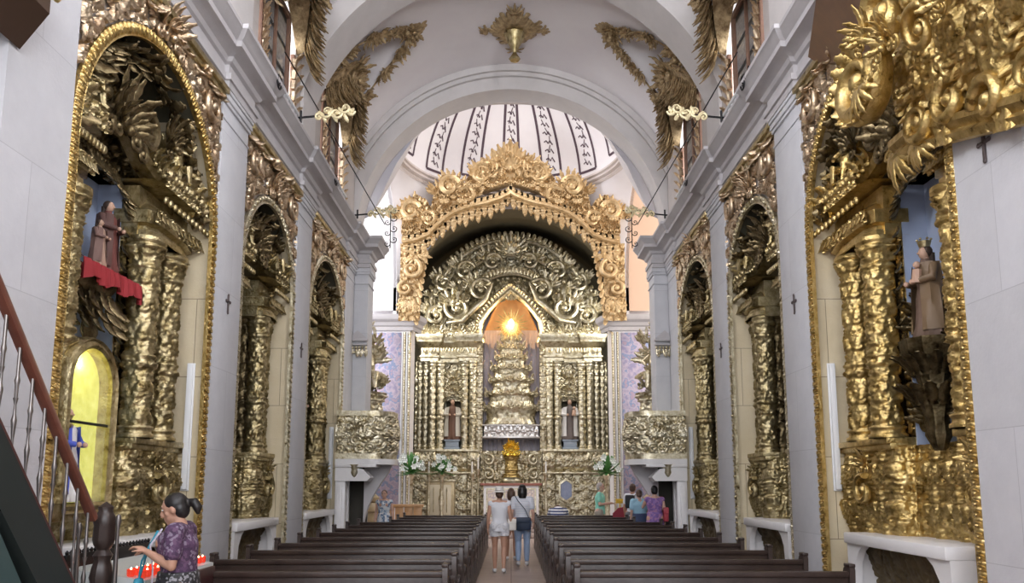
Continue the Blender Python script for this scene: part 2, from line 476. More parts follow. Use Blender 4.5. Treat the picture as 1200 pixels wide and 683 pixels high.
# ================================================================== THE SETTING
WX = 3.88           # wall face
PF = 3.80           # pilaster face
BAYS = [(6.55, 9.9), (10.9, 13.65), (14.65, 17.8)]
PILS = [(9.9, 10.9), (13.65, 14.65), (17.8, 18.8)]
ZC = 6.85           # underside of the entablature
DEPTH = 1.25        # depth of the side chapels
RV, ZV = 4.35, 7.7
ZS = 4.78          # spring of chapel arches   # vault radius and spring
SG = [-1, 1]
SN = {-1: 'left', 1: 'right'}

fl = MB(); fl.box(-8, 8, -3, 24.6, -.2, 0); struct(fl.obj('floor', FloorM))
sf = MB()
for i, (y, z) in enumerate([(24.6, .15), (25.0, .30), (25.4, .45)]): sf.box(-4.5, 4.5, y, 34, z-.2, z)
struct(sf.obj('floor_sanctuary', FloorM, smooth=False))

def quad(mb, a, b, c, d): mb.add([a, b, c, d], [(0, 1, 2, 3)])
for s in SG:
    w = MB(); rv = MB(); dk = MB()
    # plain wall up to the first chapel, slabs between chapels
    segs = [(-3, 6.55), (9.9, 10.9), (13.65, 14.65), (17.8, 19.5)]
    for a, b in segs:
        w.box(s*WX, s*(WX+DEPTH+.3), a, b, 0, 7.3)
    for a, b in BAYS:
        r = (b-a)/2; zs = ZS; ZAP = ZS+r; yc = (a+b)/2; n = 28
        arc = [(yc-r*math.cos(PI*i/n), zs+r*math.sin(PI*i/n)) for i in range(n+1)]
        poly = arc+[(b, 7.3), (a, 7.3)]
        poly = [(a, 7.3)]+arc+[(b, 7.3)]
        w.prism(poly[::-1], 0, s*WX, s*(WX+.45))
        w.box(s*(WX+.45), s*(WX+DEPTH), a, b, ZAP+.02, 7.3)
        # back and floor of the chapel
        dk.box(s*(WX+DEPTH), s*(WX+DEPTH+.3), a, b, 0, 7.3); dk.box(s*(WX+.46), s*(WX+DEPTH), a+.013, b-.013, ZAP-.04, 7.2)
        
        for yy, d in ((a, 1), (b, -1)):
            rv.box(s*(PF+.07), s*(WX+DEPTH), yy, yy+d*.012, 0, zs)
        for lo, hi in ((0, 8), (n-8, n)):
            P = np.array([[(s*x, y, z-.006) for x in (PF+.07, WX+DEPTH)] for y, z in arc[lo:hi+1]]); rv.grid(P)
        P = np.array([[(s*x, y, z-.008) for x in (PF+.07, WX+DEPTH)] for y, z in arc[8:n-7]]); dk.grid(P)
    # attic wall above the cornice with tribune openings
    xa, xb = s*3.86, s*4.6
    wy = [((a+b)/2 if i else 8.3) for i, (a, b) in enumerate(BAYS)]
    wy = [4.35]+wy
    prev = -3
    for yc in wy:
        hw = 1.0; zt = 9.6
        w.box(xa, xb, prev, yc-hw, 7.3, 12.2)
        n = 14; arc = [(yc-hw*math.cos(PI*i/n), zt+.45*math.sin(PI*i/n)) for i in range(n+1)]
        w.prism(([(yc-hw, 12.2)]+arc+[(yc+hw, 12.2)])[::-1], 0, xa, xb)
        prev = yc+hw
    w.box(xa, xb, prev, 19.5, 7.3, 12.2)
    struct(w.obj('wall_'+SN[s], WallM, angle=30))
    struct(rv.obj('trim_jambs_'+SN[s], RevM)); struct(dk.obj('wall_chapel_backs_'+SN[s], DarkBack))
    # pilasters
    pm = MB()
    for a, b in PILS:
        pm.box(s*PF, s*WX, a, b, 0, ZC-.16, .012)
        pm.box(s*(PF-.03), s*WX, a-.02, b+.02, 0, .35, .012)
        for k, (o, z0, z1) in enumerate([(.015, ZC-.40, ZC-.37), (.03, ZC-.18, ZC-.13), (.05, ZC-.13, ZC-.05), (.07, ZC-.05, ZC)]):
            pm.box(s*(PF-o), s*WX, a-o*.5, b+o*.5, z0, z1, .008)
    pm.box(s*PF, s*WX, 5.6, 6.50, 0, ZC)
    pm.box(s*3.47, s*4.4, 18.8, 19.5, 0, ZC+.7, .012)
    for o, z0, z1 in [(.03, ZC-.40, ZC-.37), (.04, ZC-.16, ZC-.1), (.06, ZC-.1, ZC)]: pm.box(s*(3.47-o), s*3.9, 18.8-o, 19.5, z0, z1, .008)
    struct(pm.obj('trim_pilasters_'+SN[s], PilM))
    # entablature: architrave, frieze, cornice swept along the wall, breaking forward over pilasters
    cm = MB()
    prof = [(0, 0), (.05, 0), (.05, .10), (.08, .10), (.08, .19), (.03, .21), (.03, .33), (.08, .35), (.11, .40), (.20, .44), (.27, .45), (.27, .53), (.31, .56), (.36, .63), (.38, .64), (.38, .70), (0, .74)]
    base = 3.84; ys = [(-3, 0)]
    for a, b in [(5.6, 6.5)]+PILS[:2]: ys += [(a, 0), (a, .07), (b, .07), (b, 0)]
    ys += [(17.7, 0), (17.7, .07), (18.75, .07)]
    path = [Vector((s*(base-o), y, ZC)) for y, o in ys]+[Vector((s*3.47, 18.75, ZC)), Vector((s*3.47, 19.5, ZC))]
    if s < 0: moulding(cm, path, prof)
    else: moulding(cm, path[::-1], prof)
    cm.box(s*3.5, s*4.1, -3, 18.85, ZC+.70, ZC+.742)
    cm.box(s*3.80, s*4.0, -3, 18.8, ZC, ZC+.70); cm.box(s*3.20, s*4.1, 18.6, 19.5, ZC+.70, ZC+.741)
    struct(cm.obj('trim_cornice_'+SN[s], CorM, angle=30))
    # dark rooms behind the tribune openings
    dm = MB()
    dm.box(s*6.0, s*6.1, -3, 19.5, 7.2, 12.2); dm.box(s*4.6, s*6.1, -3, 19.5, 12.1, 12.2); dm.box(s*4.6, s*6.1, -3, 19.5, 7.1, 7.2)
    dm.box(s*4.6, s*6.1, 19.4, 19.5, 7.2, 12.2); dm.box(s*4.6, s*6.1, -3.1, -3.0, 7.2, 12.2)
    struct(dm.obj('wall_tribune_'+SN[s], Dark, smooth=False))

# vault: barrel with cross penetrations
VB = [(-3, .9), (1.9, 3.9 + .9), (5.8, 9.7), (10.9, 13.6), (14.7, 18.6)]
VC = [(2.5, 1.9), (8.3, 1.55), (12.3, 1.5), (16.2, 1.6)]
def zbar(x): return ZV+math.sqrt(max(0, RV*RV-x*x))
def zcross(x, y, yc, hw):
    q = (y-yc)/hw
    if abs(q) >= 1: return 0
    return ZV+(3.78-.2*(abs(x)-2.1))*math.sqrt(1-q*q)
nx, ny = 121, 261
xs = RV*np.sin(np.linspace(-1.262, 1.262, nx)); ysv = np.linspace(-3, 18.75, ny)
P = np.zeros((nx, ny, 3))
for i, x in enumerate(xs):
    for j, y in enumerate(ysv):
        z = zbar(x)
        for yc, hw in VC: z = max(z, zcross(x, y, yc, hw))
        P[i, j] = (x, y, z)
vm = MB(); vm.grid(P)
vo = struct(vm.obj('ceiling', VaultM, angle=28))
sol = vo.modifiers.new('s', 'SOLIDIFY'); sol.thickness = .15; sol.offset = 1
# transverse ribs
def arch_band(mb, r0, r1, zs, y0, y1, a0=0, a1=PI, n=56, sx=1.0):
    P = []
    for i in range(n+1):
        a = a0+(a1-a0)*i/n; c, s_ = math.cos(a)*sx, math.sin(a)
        P.append([(r0*c, y0, zs+r0*s_), (r1*c, y0, zs+r1*s_), (r1*c, y1, zs+r1*s_), (r0*c, y1, zs+r0*s_)])
    mb.grid(np.array(P), closev=True)
for i, (y0, y1) in enumerate([(5.7, 6.5), (9.95, 10.85), (13.7, 14.6)]):
    r = MB(); arch_band(r, 4.02, 4.5, ZV-.08, y0, y1)
    for s in SG: r.box(s*3.80, s*4.0, y0, y1, ZC+.74, ZV+1.2)
    struct(r.obj('trim_vault_rib', RibM, angle=30))
# triumphal arch at the end of the nave
r = MB(); arch_band(r, 3.80, 4.6, ZV-.03, 18.75, 19.5)
arch_band(r, 4.12, 4.24, ZV-.03, 18.66, 18.80); arch_band(r, 4.22, 4.6, ZV-.03, 18.58, 18.80)
for s in SG: r.box(s*3.77, s*4.4, 18.72, 19.5, ZC+.74, ZV, .0); 
struct(r.obj('trim_triumphal_arch', RibM, angle=30))
r = MB(); r.add([(-9, 19.3, 7.3), (-4.4, 19.3, 7.3), (-4.4, 19.3, 16), (-9, 19.3, 16)], [(0, 1, 2, 3)])
r.add([(9, 19.3, 7.3), (4.4, 19.3, 7.3), (4.4, 19.3, 16), (9, 19.3, 16)], [(0, 1, 2, 3)])
n = 40; A = [(4.4*math.cos(PI*i/n), 19.3, ZV+4.4*math.sin(PI*i/n)) for i in range(n+1)]
P = np.array([[a, (a[0]*1.02, 19.3, 16)] for a in A]); r.grid(P); struct(r.obj('wall_arch_spandrel', Plaster))

# ------------------------------------------------------------------ crossing
YC, RX, RY, ZR = 23.0, 3.55, 3.5, 11.5
CY0, CY1, CX = 19.5, 26.5, 3.85
# side arches: walls x=+-CX with arched openings to the transepts
for s in SG:
    w = MB(); yc, r_ = 23.0, 3.12; zs = 8.2; n = 30
    arc = [(yc-r_*math.cos(PI*i/n), zs+r_*math.sin(PI*i/n)) for i in range(n+1)]
    w.prism(([(19.5, 0), (19.5, 12.2)]+[(26.5, 12.2), (26.5, 0), (yc+r_, 0)]+arc[::-1]+[(yc-r_, 0)]), 0, s*CX, s*(CX+.12))
    struct(w.obj('wall_crossing_'+SN[s], Plaster))
    t = MB()
    P = np.array([[(s*x, y, z) for x in (CX+.02, 5.0)] for y, z in [(yc-r_, 7.4)]+arc+[(yc+r_, 7.4)]]); t.grid(P)
    m_ = Plaster if s < 0 else mat('peach_lit_plaster', (.78, .56, .42), .85)  # right soffit: peach of the light on it put into the plaster colour
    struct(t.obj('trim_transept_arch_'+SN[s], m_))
    w = MB(); w.box(s*7.8, s*7.9, 19, 27.2, 0, 14); w.box(s*4.9, s*7.9, 26.9, 27.0, 0, 14); w.box(s*4.0, s*7.9, 19.6, 19.75, 0, 14); w.box(s*3.9, s*7.9, 19, 27.2, 13.4, 13.5)
    struct(w.obj('wall_transept_'+SN[s], Plaster, smooth=False))
# pendentives + ring
pm = MB(); nn_ = 72; m_ = 14
P = np.zeros((nn_, m_, 3))
for i in range(nn_):
    a = 2*PI*i/nn_; ca, sa = math.cos(a), math.sin(a)
    ex, ey = RX*ca, RY*sa
    k = min(CX/max(1e-6, abs(ca)*RX/1.0), (CY1-YC)/max(1e-6, abs(sa)*RY)); k = max(k, 1.0)
    bx, by = ex*k, ey*k
    corner = min(1, (k-1)/.44)
    for j in range(m_):
        t = j/(m_-1)
        P[i, j] = (ex+(bx-ex)*t, YC+ey+(by-ey)*t, ZR-(corner**1.9)*3.4*(t**.8)-.02*t)
pm.grid(P, closeu=True); struct(pm.obj('ceiling_pendentives', VaultM))
pr = MB(); P = []
for i in range(69):
    a = 2*PI*i/72
    P.append([((RX+o)*math.cos(a), YC+(RY+o)*math.sin(a), ZR+z) for o, z in [(.1, -.06), (-.02, -.05), (-.06, 0), (-.04, .05), (-.14, .09), (-.14, .16), (-.2, .2), (-.2, .26), (.05, .3), (.1, .1)]])
pr.grid(np.array(P), closeu=True, closev=True); struct(pr.obj('trim_dome_ring', mat('dome_ring_stone', (.60,.53,.50), .8, var=.3, vscale=2, col2=(.68,.62,.60))))
DH = 3.4
def domept(a, t, off=0):
    ph = t*PI/2
    return Vector(((RX-off)*math.cos(a)*math.cos(ph), YC+(RY-off)*math.sin(a)*math.cos(ph), ZR+.25+(DH-off)*math.sin(ph)))
dm = MB(); P = np.array([[domept(2*PI*i/96, j/24)[:] for j in range(25)] for i in range(96)]); dm.grid(P, closeu=True)
do = struct(dm.obj('ceiling_dome', VaultM, angle=0)); 
# painted brown bands and foliage on the dome (flat paint a few mm proud)
Paint = mat('brown_painted_band', (.10, .065, .085), .8)
def painted_strip(mb, f, pts, w, off=.012):
    """flat painted line following (a, t) points on the dome"""
    q = [f(a, t, off) for a, t in pts]; P = []
    for i, p in enumerate(q):
        t = (q[min(i+1, len(q)-1)]-q[max(i-1, 0)]).normalized(); n = (p-Vector((0, YC, ZR))).normalized(); s_ = t.cross(n).normalized()
        P.append([(p-s_*w/2)[:], (p+s_*w/2)[:]])
    mb.grid(np.array(P))
dome_f = lambda a, t, o: domept(a, t, o)
for k in range(-3, 4):
    ac = PI/2+k*.41 if True else 0
    b = MB(); hw = .10 if k else .08
    t0, t1 = (.05+.03*(abs(k)%2), .95)
    if k % 2 == 0 or True:
        seg = [(ac-hw, t0+(t1-t0)*i/16) for i in range(17)]; painted_strip(b, dome_f, seg, .085)
        seg = [(ac+hw, t0+(t1-t0)*i/16) for i in range(17)]; painted_strip(b, dome_f, seg, .085)
        painted_strip(b, dome_f, [(ac-hw+2*hw*i/6, t0) for i in range(7)], .085)
        rs = random.Random(k)
        for i in range(15):
            t = t0+.04+(t1-t0)*i/16
            painted_strip(b, dome_f, [(ac+.028*math.sin(i*1.3), t), (ac+.028*math.sin((i+1)*1.3), t+.045)], .03)
            for s in (-1, 1):
                painted_strip(b, dome_f, [(ac, t), (ac+s*.02, t+.02), (ac+s*.045, t+.012*s)], .045)
    tag(b.obj('painted_band', Paint, smooth=False), ['brown scroll-painted band at the far right of the dome', 'brown painted band of the dome, third right of the middle one', 'brown painted band just right of the dome\'s middle one', 'brown painted band down the middle of the dome', 'brown painted band just left of the dome\'s middle one', 'brown painted band of the dome, second left of the middle one', 'brown scroll-painted band at the far left of the dome'][k+3] if abs(k) != 2 else ('brown painted band of the dome, second right of the middle one' if k < 0 else 'brown painted band of the dome, second left of the middle one'), 'painted band', 'painted bands inside the dome')
# painted garland on pendentives
for s in SG:
    b = MB(); rs = random.Random(9)
    o = at(599+s*116, 240, 26.1)
    for i in range(26):
        t = i/25; p = Vector((o.x+s*(-.3+.45*t+.1*math.sin(9*t)), 26.15+.15*(1-t), o.z-.65+1.3*t))
        for k in range(2):
            a = rs.uniform(0, 6.28); leaf(b, p, (math.cos(a), 0, math.sin(a)), (0, -1, 0), .2, .09, .1, n=5, th=.12)
    tag(b.obj('painted_garland', Paint), 'dark painted leaf garland on the plaster %s of the golden arch' % SN[s], 'painting', 'painted garlands by the golden arch')

# sanctuary front wall (faces the nave), mauve painted panels, gilt strips, cornice
PanM = pattern('mauve_painted_panel', [(.36,.33,.50), (.48,.42,.55), (.58,.50,.60), (.30,.36,.55), (.5,.38,.48)], 5, .6, 'noise')
w = MB()
SY = 25.6
for s in SG:
    w.box(s*3.30, s*4.85, SY, SY+1.2, 0, 7.0)
    w.box(s*3.6, s*4.9, SY+1.05, SY+1.4, 7.0, 9.0)
n = 36; RI = 3.45; ZI = 7.9
P = []
for i in range(n+1):
    a = PI*i/n; P.append([(RI*math.cos(a), SY+1.1, ZI+2.95*math.sin(a)), (4.9*math.cos(a), SY+1.1, max(ZI+5.2*math.sin(a), 7.9))])
w.grid(np.array(P))
struct(w.obj('wall_sanctuary', Plaster))
b = MB(); P = []
for i in range(n+1):
    a = PI*i/n; P.append([(3.32*math.cos(a), SY-.2, 7.5+3.2*math.sin(a)), (RI*1.0*math.cos(a), SY+1.1, ZI+2.95*math.sin(a)), (3.9*math.cos(a), SY+1.9, ZI+3.4*math.sin(a)), (4.1*math.cos(a), SY+6.0, ZI+3.6*math.sin(a))])
b.grid(np.array(P)); b.box(-4.2, 4.2, SY+5.6, SY+5.8, 0, 12)
for s in SG:
    b.add([(s*3.28, SY-.0, 0), (s*4.1, SY+2, 0), (s*4.1, SY+2, 8.0), (s*3.28, SY-.0, 7.6)], [(0, 1, 2, 3)]); b.box(s*4.1, s*4.2, SY+2, SY+5.7, 0, 8.0)
struct(b.obj('wall_apse', mat('dark_olive_apse', (.085,.075,.045), .7, var=.3, vscale=6, col2=(.14,.12,.075)), angle=30))
for s in SG:
    p = MB(); p.box(s*3.60, s*4.8, SY-.05, SY+.02, .9, 6.55)
    struct(p.obj('wall_panel_'+SN[s], PanM, smooth=False))
    c = MB(); pa = [Vector((s*3.06, SY+.6, 6.62)), Vector((s*3.24, SY-.03, 6.62)), Vector((s*4.85, SY-.03, 6.62))]
    pf = [(0, 0), (.05, 0), (.05, .12), (.10, .16), (.12, .26), (.22, .34), (.25, .42), (.25, .50), (0, .54)]
    moulding(c, pa if s > 0 else pa[::-1], pf)
    struct(c.obj('trim_sanctuary_cornice_'+SN[s], CorM, angle=30))
    g = thing('gilt_strips', 'tall gilded and white ribbed strips beside the %s edge of the golden high altarpiece' % SN[s], 'gilded moulding', (s*3.34, SY-.05, .45))
    for k, (x, wd, m) in enumerate([(-.03, .06, G_pale), (.06, .035, White), (.13, .05, G_pale), (.21, .03, White)]):
        q = MB(); q.box(s*x-wd/2, s*x+wd/2, -.06+.015*k, .05, 0, 6.12, .01)
        if m is G_pale:
            for i in range(69): q.ell((s*x, -.06+.015*k, .1+i*.087), (wd*.45, .03, .035), 8)
        q.obj('gilt_strip' if m is G_pale else 'white_strip', m, g)
# ================================================================== SIDE CHAPELS
CN = ['nearest', 'middle', 'farthest']
def angel(mb, c, h, face=(0, -1, 0), wings=True, seed=0):
    """small carved putto seated, built as one lump of overlapping volumes"""
    c = Vector(c); f = Vector(face).normalized(); r = Vector((0, 0, 1)).cross(f).normalized(); u = Vector((0, 0, 1))
    def W(a, b, d): return c+r*(a*h)+f*(b*h)+u*(d*h)
    mb.tube([W(0, 0, .12), W(0, .03, .3), W(.02, .0, .55), W(.02, 0, .68)], [h*.14, h*.15, h*.14, h*.06], 10)
    mb.ell(W(.03, .03, .82), (h*.105, h*.105, h*.13), 12)
    mb.ell(W(.03, -.01, .87), (h*.12, h*.11, h*.10), 10)
    mb.tube([W(.12, 0, .6), W(.28, .1, .55), W(.36, .18, .74)], [h*.055, h*.05, h*.03], 8)
    mb.tube([W(-.10, 0, .6), W(-.24, .12, .45), W(-.15, .25, .35)], [h*.055, h*.05, h*.03], 8)
    for s in (-1, 1):
        mb.tube([W(s*.07, .05, .15), W(s*.13, .28, .17), W(s*.12, .33, -.15), W(s*.12, .40, -.2)], [h*.09, h*.08, h*.045, h*.035], 8)
        if wings:
            for k in range(4): leaf(mb, W(s*.06, -.10, .5), (r*s*(.9-.1*k)+u*(.1+.35*k)), f, h*(.5-.04*k), h*.16, .2)
    for k in range(5): leaf(mb, W(-.2+.1*k, .12, .22), (r*(.3*k-.6)-u*.5+f*.3), f, h*.35, h*.13, .6)
    return mb

HairS = mat('statue_hair', (.05, .03, .02), .6)
def statue(name, label, loc, rz, h, robe, mantle, skin, crown=None, child=False, cat='statue', group=None, base=None):
    t = thing(name, label, cat, loc, rz, group)
    z0 = 0
    if base:
        b = MB(); b.box(-.19*h, .19*h, -.15*h, .15*h, 0, .05*h, .01); b.box(-.16*h, .16*h, -.13*h, .13*h, .05*h, .2*h, .01); b.box(-.19*h, .19*h, -.15*h, .15*h, .2*h, .24*h, .01); b.obj('pedestal', base, t); z0 = .24*h
    rs = random.Random(len(label)); n = 36; R = []
    prof = [(0, .19, .15), (.02, .2, .16), (.15, .175, .135), (.3, .16, .12), (.45, .15, .11), (.56, .125, .095), (.66, .15, .10), (.76, .165, .095), (.80, .13, .08), (.83, .05, .05), (.86, .045, .045)]
    P = np.zeros((len(prof), n, 3)); a = np.arange(n)*2*PI/n
    for i, (z, rx, ry) in enumerate(prof):
        f = 1+.10*max(0, 1-z/.7)*np.cos(9*a+z*5)+.04*np.cos(5*a+z*11)
        P[i, :, 0] = rx*h*f*np.cos(a)+.02*h*math.sin(z*4); P[i, :, 1] = ry*h*f*np.sin(a); P[i, :, 2] = z0+z*h
    m = MB(); m.grid(P, closev=True, flip=True); m.obj('robe', robe, t)
    m = MB()
    for s in (-1, 1):
        m.tube([(s*.15*h, .0, z0+.76*h), (s*.2*h, -.05*h, z0+.62*h), (s*.09*h, -.17*h, z0+.6*h)], [.05*h, .048*h, .03*h], 10)
    P = np.zeros((10, 18, 3))
    for i in range(10):
        q = i/9
        for j in range(18):
            aa = -.35*PI+1.7*PI*j/17; f = 1+.08*math.cos(8*aa+q*4); rr = (.215-.05*q)*h*f
            P[i, j] = (rr*math.sin(aa+PI*.5)*-1, rr*.75*math.cos(aa+PI*.5)*-1+.0, z0+(.08+.72*q)*h)
    m.grid(P); m.obj('mantle', mantle, t)
    m = MB(); m.tube([(0, 0, z0+.82*h), (0, 0, z0+.88*h)], .035*h, 8); m.ell((0, -.01*h, z0+.925*h), (.052*h, .06*h, .072*h), 14)
    m.ell((0, -.07*h, z0+.92*h), (.01*h, .018*h, .014*h), 6); hd = m.obj('head', skin, t)
    for s in (-1, 1): m = MB(); m.ell((s*.06*h, -.19*h, z0+.6*h), (.025*h, .03*h, .03*h), 8); m.obj('hand', skin, t)
    m = MB(); m.ell((0, .015*h, z0+.94*h), (.062*h, .062*h, .07*h), 12); m.tube([(0, .05*h, z0+.92*h), (0, .07*h, z0+.80*h)], [.05*h, .03*h], 8); m.obj('hair', HairS, hd)
    if crown:
        m = MB(); m.lathe([(.05*h, z0+.985*h), (.055*h, z0+1.0*h), (.07*h, z0+1.05*h), (.06*h, z0+1.05*h), (.045*h, z0+1.0*h)], 12)
        for k in range(6): m.ell((.065*h*math.cos(k*PI/3), .065*h*math.sin(k*PI/3), z0+1.07*h), .014*h, 6)
        m.obj('crown', crown, hd)
    if child:
        m = MB(); m.tube([(.09*h, -.16*h, z0+.58*h), (.10*h, -.15*h, z0+.72*h)], [.05*h, .045*h], 8); m.ell((.10*h, -.15*h, z0+.77*h), .038*h, 10)
        m.obj('child_figure', skin, t)
    return t

def retable(w, gm, seed, niche, detail=1.0, c0=0.0):
    """parts of one side-chapel altarpiece in local coordinates: x along the wall, y into the wall (0 = wall face)"""
    h = w/2; ZAP = ZS+h
    T = TILES[seed % 4]; big = w > 3.2; D = .64 if big else .95; parts = []; H = h; hs = {q: h-q*c0 for q in (-1, 1)}
    def add(name, mb, m, ang=40): parts.append((name, mb, m, ang))
    nw = .64 if big else h*.38                       # niche half width
    # carved back left and right of the niche
    for s in (-1, 1):
        b = MB(); x0, x1 = sorted((s*nw, s*hs[s])); flat_relief(b, x0, x1, 1.9, 6.4, D, .08, T, .5, .016, mask=lambda X, Z: (Z < ZAP-H) | (((X+c0)/H)**2+((Z-(ZAP-H))/H)**2 < 1.05))
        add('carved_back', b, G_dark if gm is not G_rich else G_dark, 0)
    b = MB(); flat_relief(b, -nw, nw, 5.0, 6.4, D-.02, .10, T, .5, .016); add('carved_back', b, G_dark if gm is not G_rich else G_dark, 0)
    # frontal below: sarcophagus and predella
    b = MB(); flat_relief(b, -hs[-1], hs[1], 0, 1.10, .55, .06, TILES[(seed+1) % 4], .5, .022); add('altar_frontal', b, gm, 0)
    b = MB(); relief_path(b, [(-hs[-1], .27), (-nw-.06, .27), (-nw-.01, .32), (-nw+.0, D-.2), (-nw+.06, D-.14), (nw-.06, D-.14), (nw, D-.2), (nw+.01, .32), (nw+.06, .27), (hs[1], .27)], 1.08, 2.08, TILES[(seed+2) % 4], .42, .075, .014, .06); add('predella', b, gm, 0)
    for s in (-1, 1):
        h = min(hs[s], 1.72)
        b = MB(); volute(b, (s*(nw+(h-nw)*.5), .12, 1.6), (s, 0, 0), (0, 0, 1), .17, .045, 1.4, ph=PI*.6, tw=-1, th=1.4); spray(b, (s*(nw+(h-nw)*.5), .14, 1.85), (1, 0, 0), (0, 0, 1), .24, seed, 7, 1)
        add('predella_scroll', b, gm); b = MB(); volute(b, (s*(nw-.05), .42, 1.7), (0, 1, 0), (0, 0, 1), .14, .04, 1.4, ph=PI*.6, tw=-1, th=1.4); add('predella_scroll', b, gm)
    for s in (-1, 1):
        b = MB(); b.box(s*nw, s*hs[s], .16, D, 2.10, 2.17, .01); b.box(s*nw, s*hs[s], .2, D, 2.04, 2.11, .01); add('pedestal_moulding', b, gm)
    # columns: two in front each side, one behind
    cols = [nw+.18, h-.22] if big else [nw+.21, h-.30]; 
    rc = .14 if w > 3 else .12
    for s in (-1, 1):
        h = hs[s]; cols = [nw+.18, min(h-.22, nw+.88)] if big else [nw+.21, h-.30]
        for k, cx in enumerate(cols):
            b = MB(); carved_column(b, s*cx, (.27 if big else .33)+.05*k, 2.17, 4.42, rc, TCOL[(k+seed) % 2], .042, 52, .017/detail, size=.32); add('column', b, gm, 0)
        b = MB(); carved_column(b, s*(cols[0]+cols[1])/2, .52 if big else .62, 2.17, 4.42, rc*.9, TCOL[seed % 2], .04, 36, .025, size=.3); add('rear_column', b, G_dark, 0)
        # carved strip framing the niche
        b = MB(); flat_relief(b, min(s*nw, s*(nw+.09)), max(s*nw, s*(nw+.09)), 2.15, 5.0, D-.16, .05, TCOL[0], .3, .014); b.box(min(s*nw, s*(nw+.09)), max(s*nw, s*(nw+.09)), D-.16, D, 2.15, 5.0); add('niche_frame', b, gm, 0)
        # entablature block over the columns, broken and swelling
        b = MB()
        xs_ = [s*(h-.02), s*(h-.10), s*(cols[1]-.0), s*(cols[0]+.0), s*(nw+.0), s*(nw-.02)]
        ys_ = [.30, .20, .12, .10, .20, D-.08]
        pth = [Vector((x, y, 4.42)) for x, y in zip(xs_, ys_)]
        pf = [(0, 0), (.02, 0), (.02, .07), (.06, .09), (.06, .13), (-.01, .15), (-.01, .30), (.05, .33), (.08, .38), (.16, .43), (.17, .50), (.22, .56), (.22, .60), (-.1, .62)]
        moulding(b, pth if s > 0 else pth[::-1], pf)
        for zz, x0_, x1_, yy_ in ((4.58, nw+.02, h-.06, .115), (5.0, nw+.02, h-.06, .02)):
            flat_relief(b, *sorted((s*x0_, s*x1_)), zz, zz+(.15 if zz < 4.9 else .22), yy_, .05, TCOL[1], .3, .014)
        for i in range(11):
            x = nw+.05+(h-nw-.1)*i/10; b.ell((s*x, .02, 4.42+.42), (.035, .03, .045), 8); leaf(b, (s*x, .10, 4.42+.3), (0, -.1, -1), (0, -1, 0), .14, .07, .5, 6)
        b.box(s*nw, s*h, .3, D, 4.4, 5.0); add('entablature', b, gm)
        # curved pediment rising towards the middle with scrolls
        b = MB(); pth = []
        for i in range(18):
            t = i/17; x = h-.05-(h-nw*.55-.05)*t; z = 5.02+.62*t**1.6+.12*math.sin(t*PI*2); pth.append(Vector((s*x, .22+.25*t, z)))
        sweep2(b, pth, (0, -1, 0), [(s*q[0], q[1]) for q in [(-.1, 0), (-.09, .16), (-.03, .22), (.0, .14), (.05, .14), (.08, .24), (.13, .26), (.15, .0)]])
        volute(b, (s*(nw*.55), .30, 5.60), (s, 0, 0), (0, 0, 1), .17, .05, 1.5, ph=PI, tw=-1, th=1.6)
        volute(b, (s*(h-.2), .12, 5.12), (-s, 0, 0), (0, 0, 1), .15, .05, 1.4, ph=PI, tw=1, th=1.6)
        for i in range(12):
            p = pth[i+2]; leaf(b, p+Vector((0, -.22, .02)), (rsd(seed*50+i)*.8, -.3, 1), (0, -1, 0), .2, .11, .8, 7)
            b.ell(p+Vector((0, -.22, -.02)), (.035, .035, .035), 7)
        add('pediment', b, gm)
        b = MB(); angel(b, (s*(h*.62), .20, 5.32), .62, (-s*.5, -1, 0)); add('carved_angel', b, gm)
    h = H
    # crest under the arch
    b = MB(); spray(b, (0, .2, 5.35), (1, 0, 0), (0, 0, 1), .62, seed, 11, 2)
    for s in (-1, 1):
        volute(b, (s*.45, .18, 5.55), (s, 0, 0), (0, 0, 1), .25, .06, 1.4, ph=PI*.7, tw=-1, th=1.2)
        spray(b, (s*.62*h, .14, 5.6), (1, 0, s*.6), (-s*.5, 0, 1), .42, seed+s, 8, 1)
        rs = random.Random(seed+s+7)
        for k in range(46):
            a = PI*(.03+.46*(k/46)); x = s*(h-.10)*math.cos(a); z = ZAP-h+(h-.10)*math.sin(a)
            leaf(b, (x-c0, .15+(D-.55)*rs.random(), z), (-x+rs.uniform(-.6, .6), rs.uniform(-.9, .2), -(z-ZAP+h)*.6), (0, -1, 0), rs.uniform(.2, .42), .15, rs.uniform(.4, 1.3), 7)
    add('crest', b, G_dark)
    # niche
    b = MB(); b.box(-nw, nw, D+.12, D+.16, 1.6, 5.0); b.box(-nw-.0, -nw+.014, D-.155, D+.15, 1.6, 5.0); b.box(nw-.014, nw, D-.155, D+.15, 1.6, 5.0); add('niche_back', b, niche)
    b = MB(); rs = random.Random(seed)
    for k in range(26):
        a = PI*k/25; x = -nw*math.cos(a)*.98; z = 4.75+.25*math.sin(a); leaf(b, (x, D-.18, z+.1), (rs.uniform(-.5, .5), -.2, -1), (0, -1, 0), rs.uniform(.2, .36), .13, .6, 7)
    for s in (-1, 1):
        for k in range(9): leaf(b, (s*(nw-.0), D-.2, 4.7-.2*k), (-s*.6, -.3, -.8), (0, -1, 0), .2, .09, .6, 6)
    add('niche_canopy', b, G_dark)
